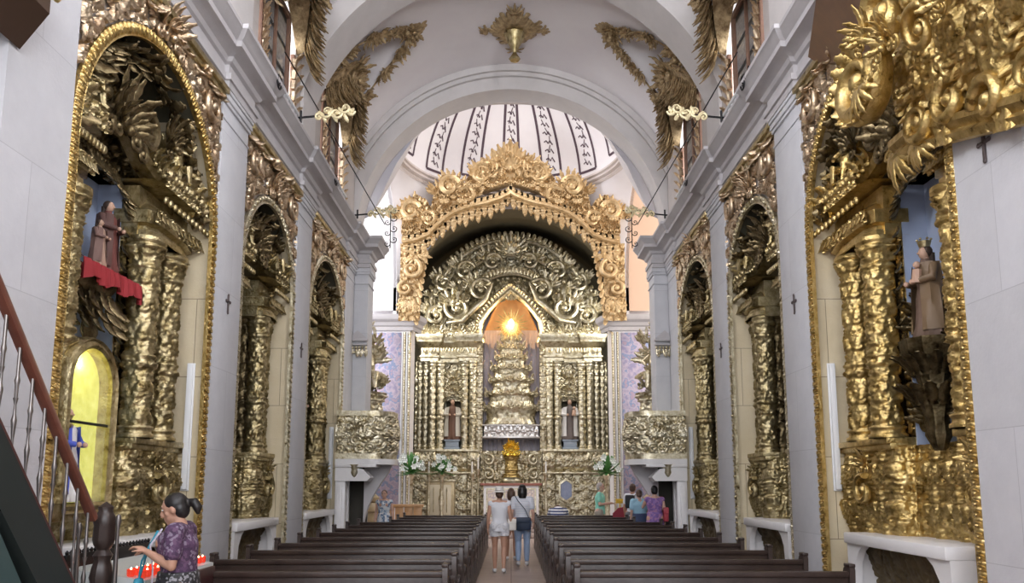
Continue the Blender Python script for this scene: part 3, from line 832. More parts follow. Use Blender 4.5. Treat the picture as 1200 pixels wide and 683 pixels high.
    # bracket for a statue
    if niche is not Blue or seed > 1:
      b = MB(); [spray(b, (q*.34, D-.12, 2.3+.5*z_), (1, 0, 0), (q*.4, 0, 1), .42, z_, 8, 1) for q in (-1, 1) for z_ in (0, 1, 2)]; b.lathe([(.05, 2.0), (.12, 2.15), (.10, 2.3), (.16, 2.5), (.14, 2.65), (.2, 2.85), (.28, 3.0), (.30, 3.12), (.0, 3.12)], 24, (0, D-.25, 0), rip=.06, nr=9)
      for q in range(16):
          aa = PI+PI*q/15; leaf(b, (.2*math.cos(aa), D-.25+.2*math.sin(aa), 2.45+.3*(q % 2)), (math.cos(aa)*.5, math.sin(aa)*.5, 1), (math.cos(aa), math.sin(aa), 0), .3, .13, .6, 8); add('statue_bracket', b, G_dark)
    return parts
def rsd(k): return random.Random(k).uniform(-1, 1)

GM = {(-1, 0): G_old, (-1, 1): G_old, (-1, 2): G_old, (1, 0): G_rich, (1, 1): G_old, (1, 2): G_old}
side_look = {
 (-1, 0): 'gilded baroque altarpiece with paired columns above the votive stand and the yellow lit case',
 (-1, 1): 'dulled gilt altarpiece in the second arch of the left wall',
 (-1, 2): 'gilded altarpiece in the last arch of the left wall, next to the pulpit',
 (1, 0): 'bright yellow-gold altarpiece with paired columns and pale blue niche, nearest on the right wall',
 (1, 1): 'gilded altarpiece in the second arch of the right wall',
 (1, 2): 'gilded altarpiece in the last arch of the right wall, next to the pulpit'}
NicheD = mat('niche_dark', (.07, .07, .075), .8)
for k, (a, b_) in enumerate(BAYS):
    w = b_-a; yc = (a+b_)/2
    if k == 0:
        base_parts = {s: retable(w, GM[(s, 0)], 1+(s > 0), Blue, 1.0, s*.30) for s in SG}
    else:
        bp = retable(w, G_old, 1+k, NicheD, .8); base_parts = {-1: bp, 1: bp}
    made = {}
    for s in SG:
        t = thing('side_altarpiece', side_look[(s, k)], 'altarpiece', (s*WX, yc-(.30 if k == 0 else 0), 0), s*-PI/2, 'gilded altarpieces in the side arches')
        for i, (nm, mb, m, ang) in enumerate(base_parts[s]):
            key = (i if k else (s, i))
            if key in made:
                o = bpy.data.objects.new(nm, made[key]); C.objects.link(o); o.parent = t
            else:
                o = mb.obj(nm, m, t, angle=ang); made[key] = o.data
        # gilt surround: moulded band round the arch and openwork spandrels above
        f = thing('gilt_arch_surround', 'carved gilt surround of the %s arch in the %s wall' % (CN[k], SN[s]), 'gilt surround', (s*(PF+.06), yc, 0), s*-PI/2, 'gilt surrounds of the side arches')
        h = w/2-.03; zs = ZS; ZAP = ZS+w/2
        pth = [Vector((-h, 0, .4)), Vector((-h, 0, zs*.5))]+[Vector((-h*math.cos(PI*i/30), 0, zs+h*math.sin(PI*i/30))) for i in range(31)]+[Vector((h, 0, zs*.5)), Vector((h, 0, .4))]
        mb = MB()
        # dense resample for beads and leaves
        dense = []
        for i in range(len(pth)-1):
            L = (pth[i+1]-pth[i]).length; q = max(1, int(L/.085))
            for j in range(q): dense.append(pth[i].lerp(pth[i+1], j/q))
        sweep2(mb, pth, (0, -1, 0), [(-.05, 0), (-.05, .04), (-.02, .06), (.02, .035), (.05, .035), (.075, .05), (.075, 0)])
        for i, p in enumerate(dense):
            tdir = (dense[min(i+1, len(dense)-1)]-dense[max(i-1, 0)])
            leaf(mb, p+Vector((0, -.035, 0)), tdir, (0, -1, 0), .12, .12 if k == 0 else .09, .7, 6, th=.5)
            if i % 4 == 0: mb.ell(p+Vector((0, -.05, 0)), .032, 7)
        mb.obj('gilt_band', G_rich if k == 0 else G_pale, f)
        mb = MB(); cx_ = .0
        R_ = h+.08
        flat_relief(mb, -w/2, w/2, zs+.25, ZC-.05, -.005, .07, TILES[(k+2) % 4], .42, .014, cut=.24, mask=lambda X, Z: (X**2+(Z-zs)**2 > R_**2))
        rs = random.Random(k)
        for s2 in (-1, 1):
            for j in range(0):
                leaf(mb, (s2*(w/2-.1-.1*rs.random()), -.05, zs+.1+j*.16), (s2*rs.uniform(-.5, .3), -.4, rs.uniform(.2, 1)), (0, -1, 0), .24, .12, .8, 7)
            for j in range(12):
                leaf(mb, (s2*(w/2)*rs.random(), -.05, ZC-.1-.05*rs.random()), (s2*rs.uniform(-1, .2), -.2, -rs.random()), (0, -1, 0), .2, .12, .9, 7)
            volute(mb, (s2*(w/2-.35), -.07, ZC-.42), (s2, 0, 0), (0, 0, 1), .22, .05, 1.5, ph=2.5)
        spray(mb, (0, -.06, ZAP+.12), (1, 0, 0), (0, 0, 1), .45, k, 9, 2)
        mb.obj('spandrel_carving', G_red, f, angle=0)
        mb = MB(); mb.box(-w/2-.0, w/2, -.14, .02, ZC-.08, ZC, .01); mb.box(-w/2, w/2, -.10, .02, ZC-.15, ZC-.08, .01); mb.obj('top_moulding', G_old, f)
        # white marble altar table
        at_ = thing('altar_table', {(-1,0): 'white marble altar table behind the votive candle stand', (-1,1): 'white marble altar table in the second left arch, beside the left bench ends', (-1,2): 'small far white marble altar table before the left pulpit', (1,0): 'white marble altar table nearest on the right, by the plain stone wall', (1,1): 'white marble altar table in the second right arch', (1,2): 'far white marble altar table before the right pulpit'}[(s, k)], 'altar table', (s*(WX+.0), yc, 0), s*-PI/2, 'white marble altar tables')
        L = (w-.75)/2 if k else 1.08
        mb = MB(); mb.box(-L, L, -.06, .52, 1.0, 1.12, .015); mb.obj('table_top', Marble, at_)
        for s2 in (-1, 1):
            mb = MB(); pl = [(s2*L, 0), (s2*L, 1.0), (s2*(L-.42), 1.0), (s2*(L-.30), .93), (s2*(L-.20), .80), (s2*(L-.17), .6), (s2*(L-.17), 0)]
            mb.prism(pl, 1, -.02, .06); mb.box(s2*(L-.12), s2*L, .06, .5, 0, 1.0); mb.obj('leg', Marble, at_)
        mb = MB(); X, Z = np.meshgrid(np.linspace(-L+.13, L-.13, 90), np.linspace(0, 1, 46), indexing='ij')
        P = np.stack([X, .12+.28*(1-Z)**.7, Z], -1); N = np.zeros_like(P); N[..., 1] = -1
        relief(mb, P, N, X/.5+.5, Z/.5, TILES[k], .05); mb.obj('carved_frontal', mat('dark_carved_frontal', (.10,.075,.04), .6, .2, var=.2, vscale=8, col2=(.2,.15,.08)) if not k and s < 0 else bpy.data.materials['dark_carved_frontal'], at_, angle=0)
    # fluorescent strip covers on the far jamb
    if k != 1:
        for s in SG:
            mb = MB(); mb.box(-.035, .035, -.06, 0, 0, 1.55, .008); mb.box(-.05, .05, -.02, 0, -.02, 1.57, .005)
            o = mb.obj('light_fitting', White, None); o.location = (s*4.02, b_-.015, 1.6 if k == 0 else 1.35)
            tag(o, {(-1,0): 'tall white strip light on the cream jamb behind the standing woman', (1,0): 'tall white strip light on the cream jamb of the nearest right arch', (-1,2): 'pale strip light beside the left pulpit door', (1,2): 'pale strip light beside the right pulpit door'}[(s, k)], 'strip light', 'vertical strip lights on the jambs')
# crosses on the pilasters
xm = mat('dark_cross', (.08, .06, .06), .6)
for s in SG:
    for (yy, z, lab) in [(10.4, 4.05, 'first'), (14.15, 4.05, 'second'), (6.05, 4.35, 'near')]:
        if s < 0 and yy < 7: continue
        mb = MB(); mb.box(-.016, .016, -.02, 0, -.12, .12, .005); mb.box(-.07, .07, -.02, 0, .02, .05, .005)
        for a, b in [((-.07), .035), (.07, .035), (0, .12), (0, -.12)]: mb.ell((a, -.012, b), (.022, .012, .022), 8)
        o = mb.obj('wall_cross', xm); o.location = (s*PF, yy, z); o.rotation_euler = (0, 0, s*-PI/2)
        tag(o, 'small dark metal cross on the %s %s pilaster' % (lab if yy > 7 else 'plain stone', SN[s]), 'cross')

# statues in side niches
skin_ = mat('carved_skin', (.55, .35, .25), .5)
statue('statue', 'dark robed crowned statue on a gilt bracket in the nearest right niche', (4.27, 7.94, 3.12), -PI/2, .98, mat('brown_robe', (.16,.10,.07), .6), mat('dark_gold_mantle', (.20,.13,.07), .5), skin_, G_old, True)
# crucified pair / bust in left niche
statue('statue', 'bare-shouldered figure over red drapery in the nearest left niche', (-4.30, 8.16, 3.86), PI/2, .80, mat('red_robe', (.16,.05,.04), .7), mat('red_mantle', (.12,.06,.05), .7), skin_)
statue('statue', 'smaller pale figure below the other in the nearest left niche', (-4.22, 7.86, 3.86), PI/2, .50, mat('tan_robe', (.42,.27,.2), .7), mat('dull_mantle', (.2,.12,.1), .7), skin_)
mb = MB(); mb.box(-.62, .62, -.12, .2, -.02, .02, .01); mb.lathe([(.05, -.75), (.14, -.6), (.12, -.45), (.22, -.25), (.4, -.08), (.42, -.02)], 24, (0, .0, 0), sy=.4, rip=.05, nr=9)
for q in range(18):
    aa = PI+PI*q/17; leaf(mb, (.3*math.cos(aa), .12*math.sin(aa), -.40+.10*(q % 3)), (math.cos(aa)*.6, -.2, -.8), (0, -1, 0), .3, .14, .6, 8)
o = mb.obj('console', G_dark); o.location = (-(WX+.42), 7.95, 3.80); o.rotation_euler = (0, 0, PI/2); tag(o, 'dark carved console carrying the two figures in the nearest left niche', 'console')
mb = MB(); P = []
for i in range(60):
    x = -.60+1.2*i/59; f = .012*math.sin(i*.9)+.008*math.sin(i*2.3); P.append([(x, -.17+f, .05), (x, -.22+f, .03), (x, -.23+f*1.5, -.05), (x, -.23+f*2.2, -.15-.035*math.cos(i*PI/10)), (x, -.215+f*2, -.15-.035*math.cos(i*PI/10)), (x, -.21+f, -.03), (x, .15, .03), (x, .15, .05)])
mb.grid(np.array(P)); o = mb.obj('red_cloth', mat('red_velvet', (.30, .02, .025), .8)); o.location = (-(WX+.42), 7.95, 3.80); o.rotation_euler = (0, 0, PI/2)
tag(o, 'red velvet drapery along the ledge of the nearest left niche', 'drapery')
# lit yellow case
cs = thing('display_case', 'arched glazed case with a glowing yellow lining low in the nearest left altarpiece', 'display case', (-(WX+.10), 7.45, 1.50), PI/2)
hw, hh = .36, 1.08
arc = [(hw*math.cos(PI*i/16), hh+.36*math.sin(PI*i/16)) for i in range(17)]
YelM = mat('yellow_damask_glow', (.62, .58, .06), .7, var=.2, vscale=9, col2=(.88, .86, .30), emis=(.70, .74, .10), es=.45, bump=.3, bscale=14)  # emission in the cloth stands in for lamplight inside the case
mb = MB(); mb.prism([(-hw, 0), (hw, 0)]+arc[:1]+arc[1:-1]+[(-hw, hh)], 1, .10, .13); mb.obj('yellow_lining', YelM, cs)
mb = MB(); pth = [Vector((-hw, 0, 0)), Vector((-hw, 0, hh))]+[Vector((x, 0, z)) for x, z in arc[::-1][1:]]+[Vector((hw, 0, 0)), Vector((-hw, 0, 0))]
sweep2(mb, pth, (0, -1, 0), [(.0, -.14), (.0, .03), (-.03, .05), (-.07, .03), (-.09, .05), (-.11, .0), (-.11, -.14), (0, -.14)]); mb.box(-.5, .5, -.02, .14, -.16, 0, .01); cfr = mb.obj('case_frame', G_old, cs)
mb = MB(); mb.box(-hw, hw, -.01, .012, .72, .745); mb.obj('glazing_bar', Iron, cfr)
Glass = mat('clear_glass', (.95, .97, .98), .04, alpha=.10)
mb = MB(); mb.prism([(-hw, 0), (hw, 0)]+arc[1:-1]+[(-hw, hh)], 1, .01, .016); mb.obj('glass_pane', Glass, cfr)
statue('figurine', 'white and blue robed figure inside the yellow lit case', (-(WX+.16), 7.20, 1.51), PI/2, .85, mat('white_robe', (.8,.8,.8), .7), mat('blue_mantle', (.08,.12,.55), .7), skin_)
o = statue('statue', 'saint statue holding a child in the far left arch niche', (-4.45, 16.4, 2.6), PI/2, 1.1, mat('olive_robe', (.2,.14,.08), .6), G_old, skin_)

# ================================================================== TRIBUNES AND VAULT ORNAMENT
DrapeM = mat('dark_red_brown_frame', (.17, .09, .07), .55, var=.3, vscale=5, col2=(.28, .17, .11))
DrapeD = mat('dark_door_wood', (.035,.035,.03), .5)
GlM = mat('tribune_glass', (.25, .27, .30), .15, .3, var=.2, vscale=14, col2=(.5, .5, .52))
wyl = [8.3, 12.275, 16.225]
TB = ['nearest', 'middle', 'farthest']
for s in SG:
    for k, yc in enumerate(wyl):
        t = thing('tribune_window', 'tribune window with dark doors, gilt canopy and low balustrade above the %s %s arch' % (TB[k], SN[s]), 'tribune window', (s*3.86, yc, 7.6), s*-PI/2, 'tribune windows above the cornices')
        mb = MB()
        for s2 in (-1, 1):
            mb.box(s2*.66, s2*.76, .02, .10, 0, 2.2, .01); mb.box(-.03, .03, .03, .09, 0, 2.2, .01) if s2 > 0 else None; mb.box(s2*.86, s2*.94, -.03, .05, 0, 1.6, .01)
        mb.box(-.76, .76, .02, .10, 2.15, 2.25, .01); mb.obj('door_frame', DrapeM, t)
        mb = MB()
        for s2 in (-1, 1):
            for r_ in range(4): mb.box(s2*.10, s2*.6, .06, .08, .1+.5*r_, .5+.5*r_)
        gl = mb.obj('leaded_glass', GlM, t)
        mb = MB(); mb.box(-.66, .66, .08, .12, 0, 2.2); gl.parent = mb.obj('dark_door', DrapeD, t)
        mb = MB()
        for s2 in (-1, 1):
            for j in range(7): mb.tube([(s2*(.80+.02*(j%2)), -.03, .1+.2*j), (s2*.8, -.05, .25+.2*j)], [.05, .06], 6)
            for j in range(8): leaf(mb, (s2*.9, -.04, .05+.2*j), (s2*.3, -.3, 1), (0, -1, 0), .25, .12, .6, 6)
        mb.obj('side_carving', G_red, t)
        mb = MB()
        for j in range(9):
            x = -.72+.18*j; mb.lathe([(.03, .0), (.05, .03), (.02, .1), (.05, .2), (.045, .27), (.02, .36), (.035, .4)], 10, (x, -.12, 0))
        mb.box(-.85, .85, -.17, -.07, .40, .46, .01); mb.box(-.8, .8, -.15, -.09, .0, .04, .01); mb.obj('balustrade', White, t)
        # canopy: carved crest with long hanging fringe
        mb = MB(); rs = random.Random(k*7+s)
        n = 46
        for j in range(n):
            q = j/(n-1); x = -1.12+2.24*q; arch = math.sin(PI*q)
            L = .45+.5*abs(2*q-1)**1.5+.15*rs.random(); top = 2.0+.75*arch
            for d in range(3):
                leaf(mb, (x+rs.uniform(-.04, .04), -.12-.38*arch-.08*d*rs.random(), top-.14*d), (rs.uniform(-.15, .15)+.25*(2*q-1), -.10, -1), (0, -1, 0), L*(1-.15*d)*.8, .15, .6, 8, lobes=4)
            for d in range(2):
                leaf(mb, (x, -.14-.34*arch, top), (rs.uniform(-.4, .4)+.6*(2*q-1), -.2, 1), (0, -1, 0), rs.uniform(.2, .42), .13, .8, 7)
        P = []
        for j in range(25):
            q = j/24; x = -1.08+2.16*q; arch = math.sin(PI*q); P.append([(x, 0, 1.7+.75*arch), (x, -.12-.32*arch, 1.75+.75*arch), (x, -.10-.32*arch, 2.1+.75*arch), (x, 0, 2.25+.75*arch)])
        mb.grid(np.array(P)); spray(mb, (0, -.5, 2.75), (1, 0, 0), (0, -.2, 1), .6, k, 9, 2)
        mb.obj('gilt_canopy', G_vault, t)
# groin foliage
def nrm_v(x, y): return Vector((-x, 0, -(zbar(x)-ZV))).normalized()
for bi, (yc, hw) in enumerate(VC[1:]):
    for s in SG:
        f = thing('gilt_foliage', 'gilded leaf carving climbing the groins of the %s bay on the %s side of the vault' % (TB[bi], SN[s]), 'vault carving', (s*2.3, yc, 11.2), group='gilded leaf carvings along the vault groins')
        o0 = Vector((s*2.3, yc, 11.2))
        for side in (-1, 1):
            def gp(x):
                b = zbar(x)-ZV; hh = 3.78-.2*(abs(x)-2.1); q = math.sqrt(max(0, 1-min(1, b/hh)**2)); return Vector((s*x, yc+side*hw*q, ZV+b-.04))
            P = [gp(2.17+1.65*(i/40)**1.4) for i in range(41)]
            mb = MB(); rs = random.Random(bi*4+s+side)
            mb.tube([p-o0 for p in P], .02, 6)
            segs = [(0, 4, .26, 3), (8, 14, .24, 3), (18, 24, .25, 3), (30, 40, .27, 6)]
            for a, b, sz, dn in segs:
                pts = [P[i]-o0 for i in range(a, b+1)]; tuft_line(mb, pts, [nrm_v(P[i].x, 0) for i in range(a, b+1)], sz, rs.randint(0, 999), dn)
                m_ = P[(a+b)//2]-o0; nn = nrm_v(P[(a+b)//2].x, 0); td = (P[min(b, 40)]-P[a]).normalized()
                spray(mb, m_+nn*.04, nn.cross(td), td, sz*.85, rs.randint(0, 99), 7, 1, spread=3.2)
            mb.obj('leaf_trail', G_vault, f)
        mb = MB(); p = Vector((s*2.12, yc, zbar(2.12)-.03))-o0; nn = nrm_v(s*2.1, 0); td = Vector((-s*(zbar(2.1)-ZV), 0, 2.1)).normalized()
        spray(mb, p, nn.cross(td), td, .5, 5, 9, 1, spread=3.4); spray(mb, p, nn.cross(td), -td, .4, 6, 7, 0, spread=2.4)
        mb.obj('apex_spray', G_vault, f)
# vault rosettes
for i, (yy, lab) in enumerate([(17.0, 'cross-shaped gilt leaf boss with hanging cup in the middle of the vault'),]):
    r = thing('vault_boss', lab, 'vault boss', (.08, yy, RV+ZV-.10))
    mb = MB()
    for k in range(4):
        a = k*PI/2; d = Vector((math.sin(a), math.cos(a)*1.15, 0))
        spray(mb, d*.18, Vector((0, 0, -1)).cross(d.normalized()), d, .62, k, 9, 1, spread=2.7, th=.5)
        spray(mb, d*.62, Vector((0, 0, -1)).cross(d.normalized()), d, .30, k+9, 5, 0, spread=2.4, th=.5)
        a += PI/4; d = Vector((math.sin(a), math.cos(a), 0)); spray(mb, d*.2, Vector((0, 0, -1)).cross(d), d, .42, k+4, 7, 0, th=.5)
    mb.obj('leaf_cross', G_vault, r)
    mb = MB(); mb.lathe([(.2, .02), (.24, -.06), (.2, -.16), (.14, -.3), (.06, -.44), (.04, -.52), (.09, -.6), (.13, -.66), (.1, -.7), (.0, -.7)], 18, rip=.06, nr=8); mb.obj('hanging_cup', G_old, r)
# brackets with gilt scroll arms
Cream = mat('cream_gold_scroll', (.72, .62, .38), .4, .3)
for s in SG:
    for j, (yy, reach) in enumerate([(12.35, .85), (17.2, .8)]):
        t = thing('lamp_bracket', 'cream and gold scrolled arm %s on the %s cornice' % (['near the middle tribune window', 'by the triumphal arch'][j], SN[s]), 'lamp bracket', (s*3.46, yy, ZC+(.76 if j == 0 else .78)), s*-PI/2, 'scrolled arms on the cornices')
        mb = MB(); mb.tube([(0, .3, 0), (0, .0, .02), (0, -.42, .06)], .018, 8); mb.tube([(0, 0, -.06), (0, 0, .14)], .02, 8); mb.obj('arm', Iron, t)
        mb = MB()
        for (yc_, zc_, R, ph, tw) in [(-.42, .13, .12, PI, 1), (-.58, .1, .1, 0, -1), (-.72, .19, .1, PI, 1), (-.30, .03, .08, 0, 1), (-.82, .13, .07, 0, -1)]:
            volute(mb, (0, yc_, zc_), (0, -1, 0), (0, 0, 1), R, .024, 1.3, ph=ph, tw=tw, n=24)
        for q in range(6): leaf(mb, (0, -.35-.09*q, .08), (0, -.5, 1 if q % 2 else -1), (1, 0, 0), .15, .07, .5, 6)
        mb.obj('scroll', Cream, t)
        if j == 1:
            mb = MB(); mb.tube([(0, -.75, .1), (0, -.75, -.75)], .012, 6); mb.tube([(0, -.95, .12), (0, -.5, .12)], .012, 6)
            for zc_ in (-.05, -.3, -.55): volute(mb, (0, -.83, zc_), (0, -1, 0), (0, 0, 1), .09, .011, 1.3, ph=PI, tw=1, n=20); volute(mb, (0, -.68, zc_-.1), (0, 1, 0), (0, 0, 1), .07, .011, 1.3, ph=PI, tw=1, n=20)
            mb.obj('hanging_ironwork', Iron, t)
    for j, (yy) in enumerate([10.95, 14.75]):
        mb = MB(); volute(mb, (0, -.03, 0), (1, 0, 0), (0, 0, 1), .13, .013, 2.2, ph=0, n=40); mb.tube([(.13, -.03, 0), (.28, -.02, .12)], .012, 6)
        o = mb.obj('iron_spiral', Iron); o.location = (s*3.43, yy, ZC+.64); o.rotation_euler = (0, 0, s*-PI/2)
        tag(o, 'small black iron spiral on the %s cornice, %s' % (SN[s], ['nearer the camera', 'farther along']  [j]), 'iron spiral', 'iron spirals on the cornices')
    # tie rods
    p, q = (at(599+s*265, 61, 12.3), at(599+s*148, 263, 17.3))
    mb = MB(); mb.tube([(s*4.0, 11.2, 9.6), (p.x, p.y, p.z), (q.x, q.y, q.z)] if False else [(p.x, p.y, p.z), (q.x, q.y, q.z)], .011, 6); q2 = q+Vector((-s*-.0, 0, 0))
    o = mb.obj('tie_rod', Iron); tag(o, 'thin black rod slanting down past the tribune windows on the %s side' % SN[s], 'tie rod')
# ================================================================== GOLDEN ARCH IN FRONT OF THE APSE
YA = 25.25
K = 1.14  # sanctuary group scaled up about the camera; locations below multiplied out by hand
def ap(u, v, y=YA): return at(u, v, y)
ga = thing('golden_arch', 'great matte gold arch with pierced hanging fringe and scrolled crest framing the apse', 'carved arch', (0, YA, 6.3)); KA = 1.09; ga.scale = (KA, KA, KA)
oA = Vector((0, YA, 6.3))
def lA(p): return (p-oA)/KA
half = [(473, 281), (487, 278), (499, 273), (507, 264), (517, 255), (529, 247), (542, 242), (556, 238), (570, 235), (582, 231), (591, 227), (598, 222)]
top = [ap(u, v) for u, v in half]; full = top+[Vector((-.02-p.x, p.y, p.z)) for p in top[:-1]][::-1]
mb = MB(); sweep2(mb, [lA(p) for p in full], (0, -1, 0), [(.0, 0), (0, .16), (.04, .22), (.08, .2), (.10, .3), (.16, .34), (.17, .4), (.22, .42), (.24, .38), (.24, 0)]); mb.obj('arch_moulding', G_arch, ga)
# pierced fringe: rows of tongue-shaped drops
def cum(pts):
    L = [0]
    for i in range(1, len(pts)): L.append(L[-1]+(pts[i]-pts[i-1]).length)
    return L
L = cum(full)
def along(q):
    s = q*L[-1]
    for i in range(1, len(full)):
        if L[i] >= s:
            t = (s-L[i-1])/(L[i]-L[i-1]); return full[i-1].lerp(full[i], t)
    return full[-1]
N = 38
for i in range(N):
    q = (i+.5)/N; p = lA(along(q)); big = .74 if i % 2 else .62
    l = big*min(1, .85+abs(2*q-1)*.35); w = .125
    t_ = (lA(along(min(1, q+.01)))-lA(along(max(0, q-.01)))).normalized(); sl = t_.z/max(.3, t_.x)
    mb = MB()
    pl = [(-w*1.02, .04), (w*1.02, .04), (w*1.02, -l*.22), (w*.45, -l*.26), (w*.30, -l*.36), (w*.55, -l*.44), (w*1.0, -l*.46), (w*1.0, -l*.66), (w*.55, -l*.72), (w*.6, -l*.84), (w*.3, -l*.94), (0, -l), (-w*.3, -l*.94), (-w*.6, -l*.84), (-w*.55, -l*.72), (-w*1.0, -l*.66), (-w*1.0, -l*.46), (-w*.55, -l*.44), (-w*.30, -l*.36), (-w*.45, -l*.26), (-w*1.02, -l*.22)]
    mb.prism([(p.x+a, p.z+b+sl*a) for a, b in pl], 1, -.24, -.10)
    for zz, rr, rz_ in ((.11, .08, .05), (.56, .085, .06), (.84, .05, .06)): mb.ell((p.x, -.24, p.z-l*zz), (rr, .035, rz_), 10)
    mb.obj('fringe_drop', G_arch, ga)
def inpoly(poly):
    def f(X, Z):
        r = np.zeros(X.shape, dtype=bool); n = len(poly)
        for i in range(n):
            x0, z0 = poly[i]; x1, z1 = poly[(i+1) % n]
            c = ((z0 > Z) != (z1 > Z)) & (X < (x1-x0)*(Z-z0)/((z1-z0) if z1 != z0 else 1e-9)+x0); r ^= c
        return r
    return f
# side piers with scrolls and carving
for s in (-1, 1):
    mb = MB()
    def sp(u, v): p = ap(u, v); return Vector((p.x if s < 0 else -.02-p.x, 0, p.z-6.3))/KA
    a, b = sp(469, 378), sp(490, 287)
    X0, X1 = sorted((a.x, b.x)); 
    nu, nv = 34, 120; Xg, Zg = np.meshgrid(np.linspace(X0-.02, X1+.12, nu), np.linspace(a.z, b.z, nv), indexing='ij')
    Pg = np.stack([Xg+s*-.0, -.10-.1*np.cos((Zg-a.z)*1.9), Zg], -1); Ng = np.zeros_like(Pg); Ng[..., 1] = -1
    relief(mb, Pg, Ng, Xg/.5+.5, Zg/.5, TILES[2], .12)
    volute(mb, sp(484, 318)+Vector((0, -.3, 0)), (-s, 0, 0), (0, 0, 1), .30, .075, 1.5, ph=PI*.4, tw=-1, th=1.3)
    volute(mb, sp(476, 340)+Vector((0, -.25, 0)), (s, 0, 0), (0, 0, 1), .22, .06, 1.5, ph=PI*.5, tw=-1, th=1.3)
    spray(mb, sp(478, 355)+Vector((0, -.22, 0)), (1, 0, 0), (-s*.2, 0, -1), .5, 3, 9, 1)
    spray(mb, sp(490, 300)+Vector((0, -.2, 0)), (1, 0, 0), (s*.9, 0, -.6), .5, 4, 9, 0)
    for k in range(11):
        p = sp(498-13*k/10*.9, 292+8*k); leaf(mb, p+Vector((0, -.16, 0)), (-s*.35, -.1, -1), (0, -1, 0), .34, .15, .5, 8)
    mb.obj('arch_pier', G_pale if False else G_arch, ga, angle=0)
    # crest groups
    for (u, v, sz, tilt, nm) in [(532, 224, .62, -.5, 'crest_group'), (487, 252, .60, -.3, 'crest_group')]:
        mb = MB(); c = sp(u, v)+Vector((0, -.2, 0)); zd = Vector((s*-tilt*.8*-1, 0, 1)); xd = Vector((1, 0, 0))
        volute(mb, c+Vector((s*.12, -.05, .05)), (-s, 0, 0), (0, 0, 1), sz*.52, .10, 1.5, ph=PI*.1, tw=1, th=1.4)
        volute(mb, c+Vector((-s*.42, .0, -.20)), (s, 0, 0), (0, 0, 1), sz*.42, .09, 1.5, ph=PI*.1, tw=1, th=1.4)
        spray(mb, c, xd, (s*.35, 0, 1), sz, u, 9, 0); spray(mb, c+Vector((-s*.45, .05, -.22)), xd, (-s*.9, 0, .8), sz*.9, u+1, 8, 0); spray(mb, c+Vector((s*.4, .05, -.15)), xd, (s*1.0, 0, .7), sz*.85, u+2, 8, 0)
        pg = {532: [(506, 258), (508, 238), (512, 222), (520, 208), (530, 211), (527, 221), (538, 225), (552, 219), (558, 228), (552, 240), (535, 248)], 487: [(472, 278), (472, 258), (478, 243), (488, 232), (500, 238), (508, 250), (506, 268), (496, 276)]}[u]
        pp = [sp(a_, b_) for a_, b_ in pg]; fpoly = [(q_.x, q_.z) for q_ in pp]; xs0 = [q_[0] for q_ in fpoly]; zs0 = [q_[1] for q_ in fpoly]
        flat_relief(mb, min(xs0), max(xs0), min(zs0), max(zs0), -.20, .16, TILES[1], .55, .02, mask=inpoly(fpoly)); mb.prism(fpoly, 1, -.18, .05)
        mb.obj(nm, G_arch, ga)
mb = MB()
c = lA(ap(598, 208))+Vector((0, -.25, 0))
spray(mb, c+Vector((0, 0, .15)), (1, 0, 0), (0, 0, 1), .85, 2, 11, 2); spray(mb, c+Vector((0, 0, .55)), (1, 0, 0), (0, 0, 1), .42, 5, 9, 1)
for s in (-1, 1):
    volute(mb, c+Vector((s*.85, 0, .02)), (-s, 0, 0), (0, 0, 1), .36, .09, 1.5, ph=PI*.1, tw=1, th=1.4)
    spray(mb, c+Vector((s*.8, 0, -.1)), (1, 0, 0), (s*.8, 0, .8), .6, 7+s, 8, 0); spray(mb, c+Vector((s*.45, 0, .1)), (1, 0, 0), (s*.4, 0, 1), .6, 17+s, 8, 0)
    angel(mb, c+Vector((s*.42, -.06, .12)), .5, (s*.3, -1, 0))
    pth = [c+Vector((s*x, 0, z)) for x, z in [(1.15, -.05), (.9, .28), (.6, .36), (.35, .55), (.12, .62)]]; mb.tube(pth, [.05, .09, .1, .09, .06], 10)
fpoly = [(lA(ap(a_, b_)).x, lA(ap(a_, b_)).z) for a_, b_ in [(550, 232), (545, 215), (556, 205), (570, 208), (578, 198), (588, 180), (598, 172), (608, 180), (618, 198), (626, 208), (640, 205), (651, 215), (646, 232), (598, 218)]]
flat_relief(mb, min(q_[0] for q_ in fpoly), max(q_[0] for q_ in fpoly), min(q_[1] for q_ in fpoly), max(q_[1] for q_ in fpoly), -.22, .16, TILES[3], .55, .02, mask=inpoly(fpoly)); mb.prism(fpoly, 1, -.2, .05)
mb.obj('crest_centre', G_arch, ga)

# ================================================================== HIGH ALTARPIECE
YR = 29.6
ha = thing('high_altarpiece', 'towering gilded altarpiece filling the apse, with column bays, scrolled semicircular top and central arch', 'altarpiece', (0, YR, .45)); ha.scale = (K, K, K)
oR = Vector((0, YR, .45))
def rp(u, v, dy=0): return (at(u, v, YR)-oR)/K+Vector((0, dy, 0))
RC = rp(598, 372); RRAD = 3.05
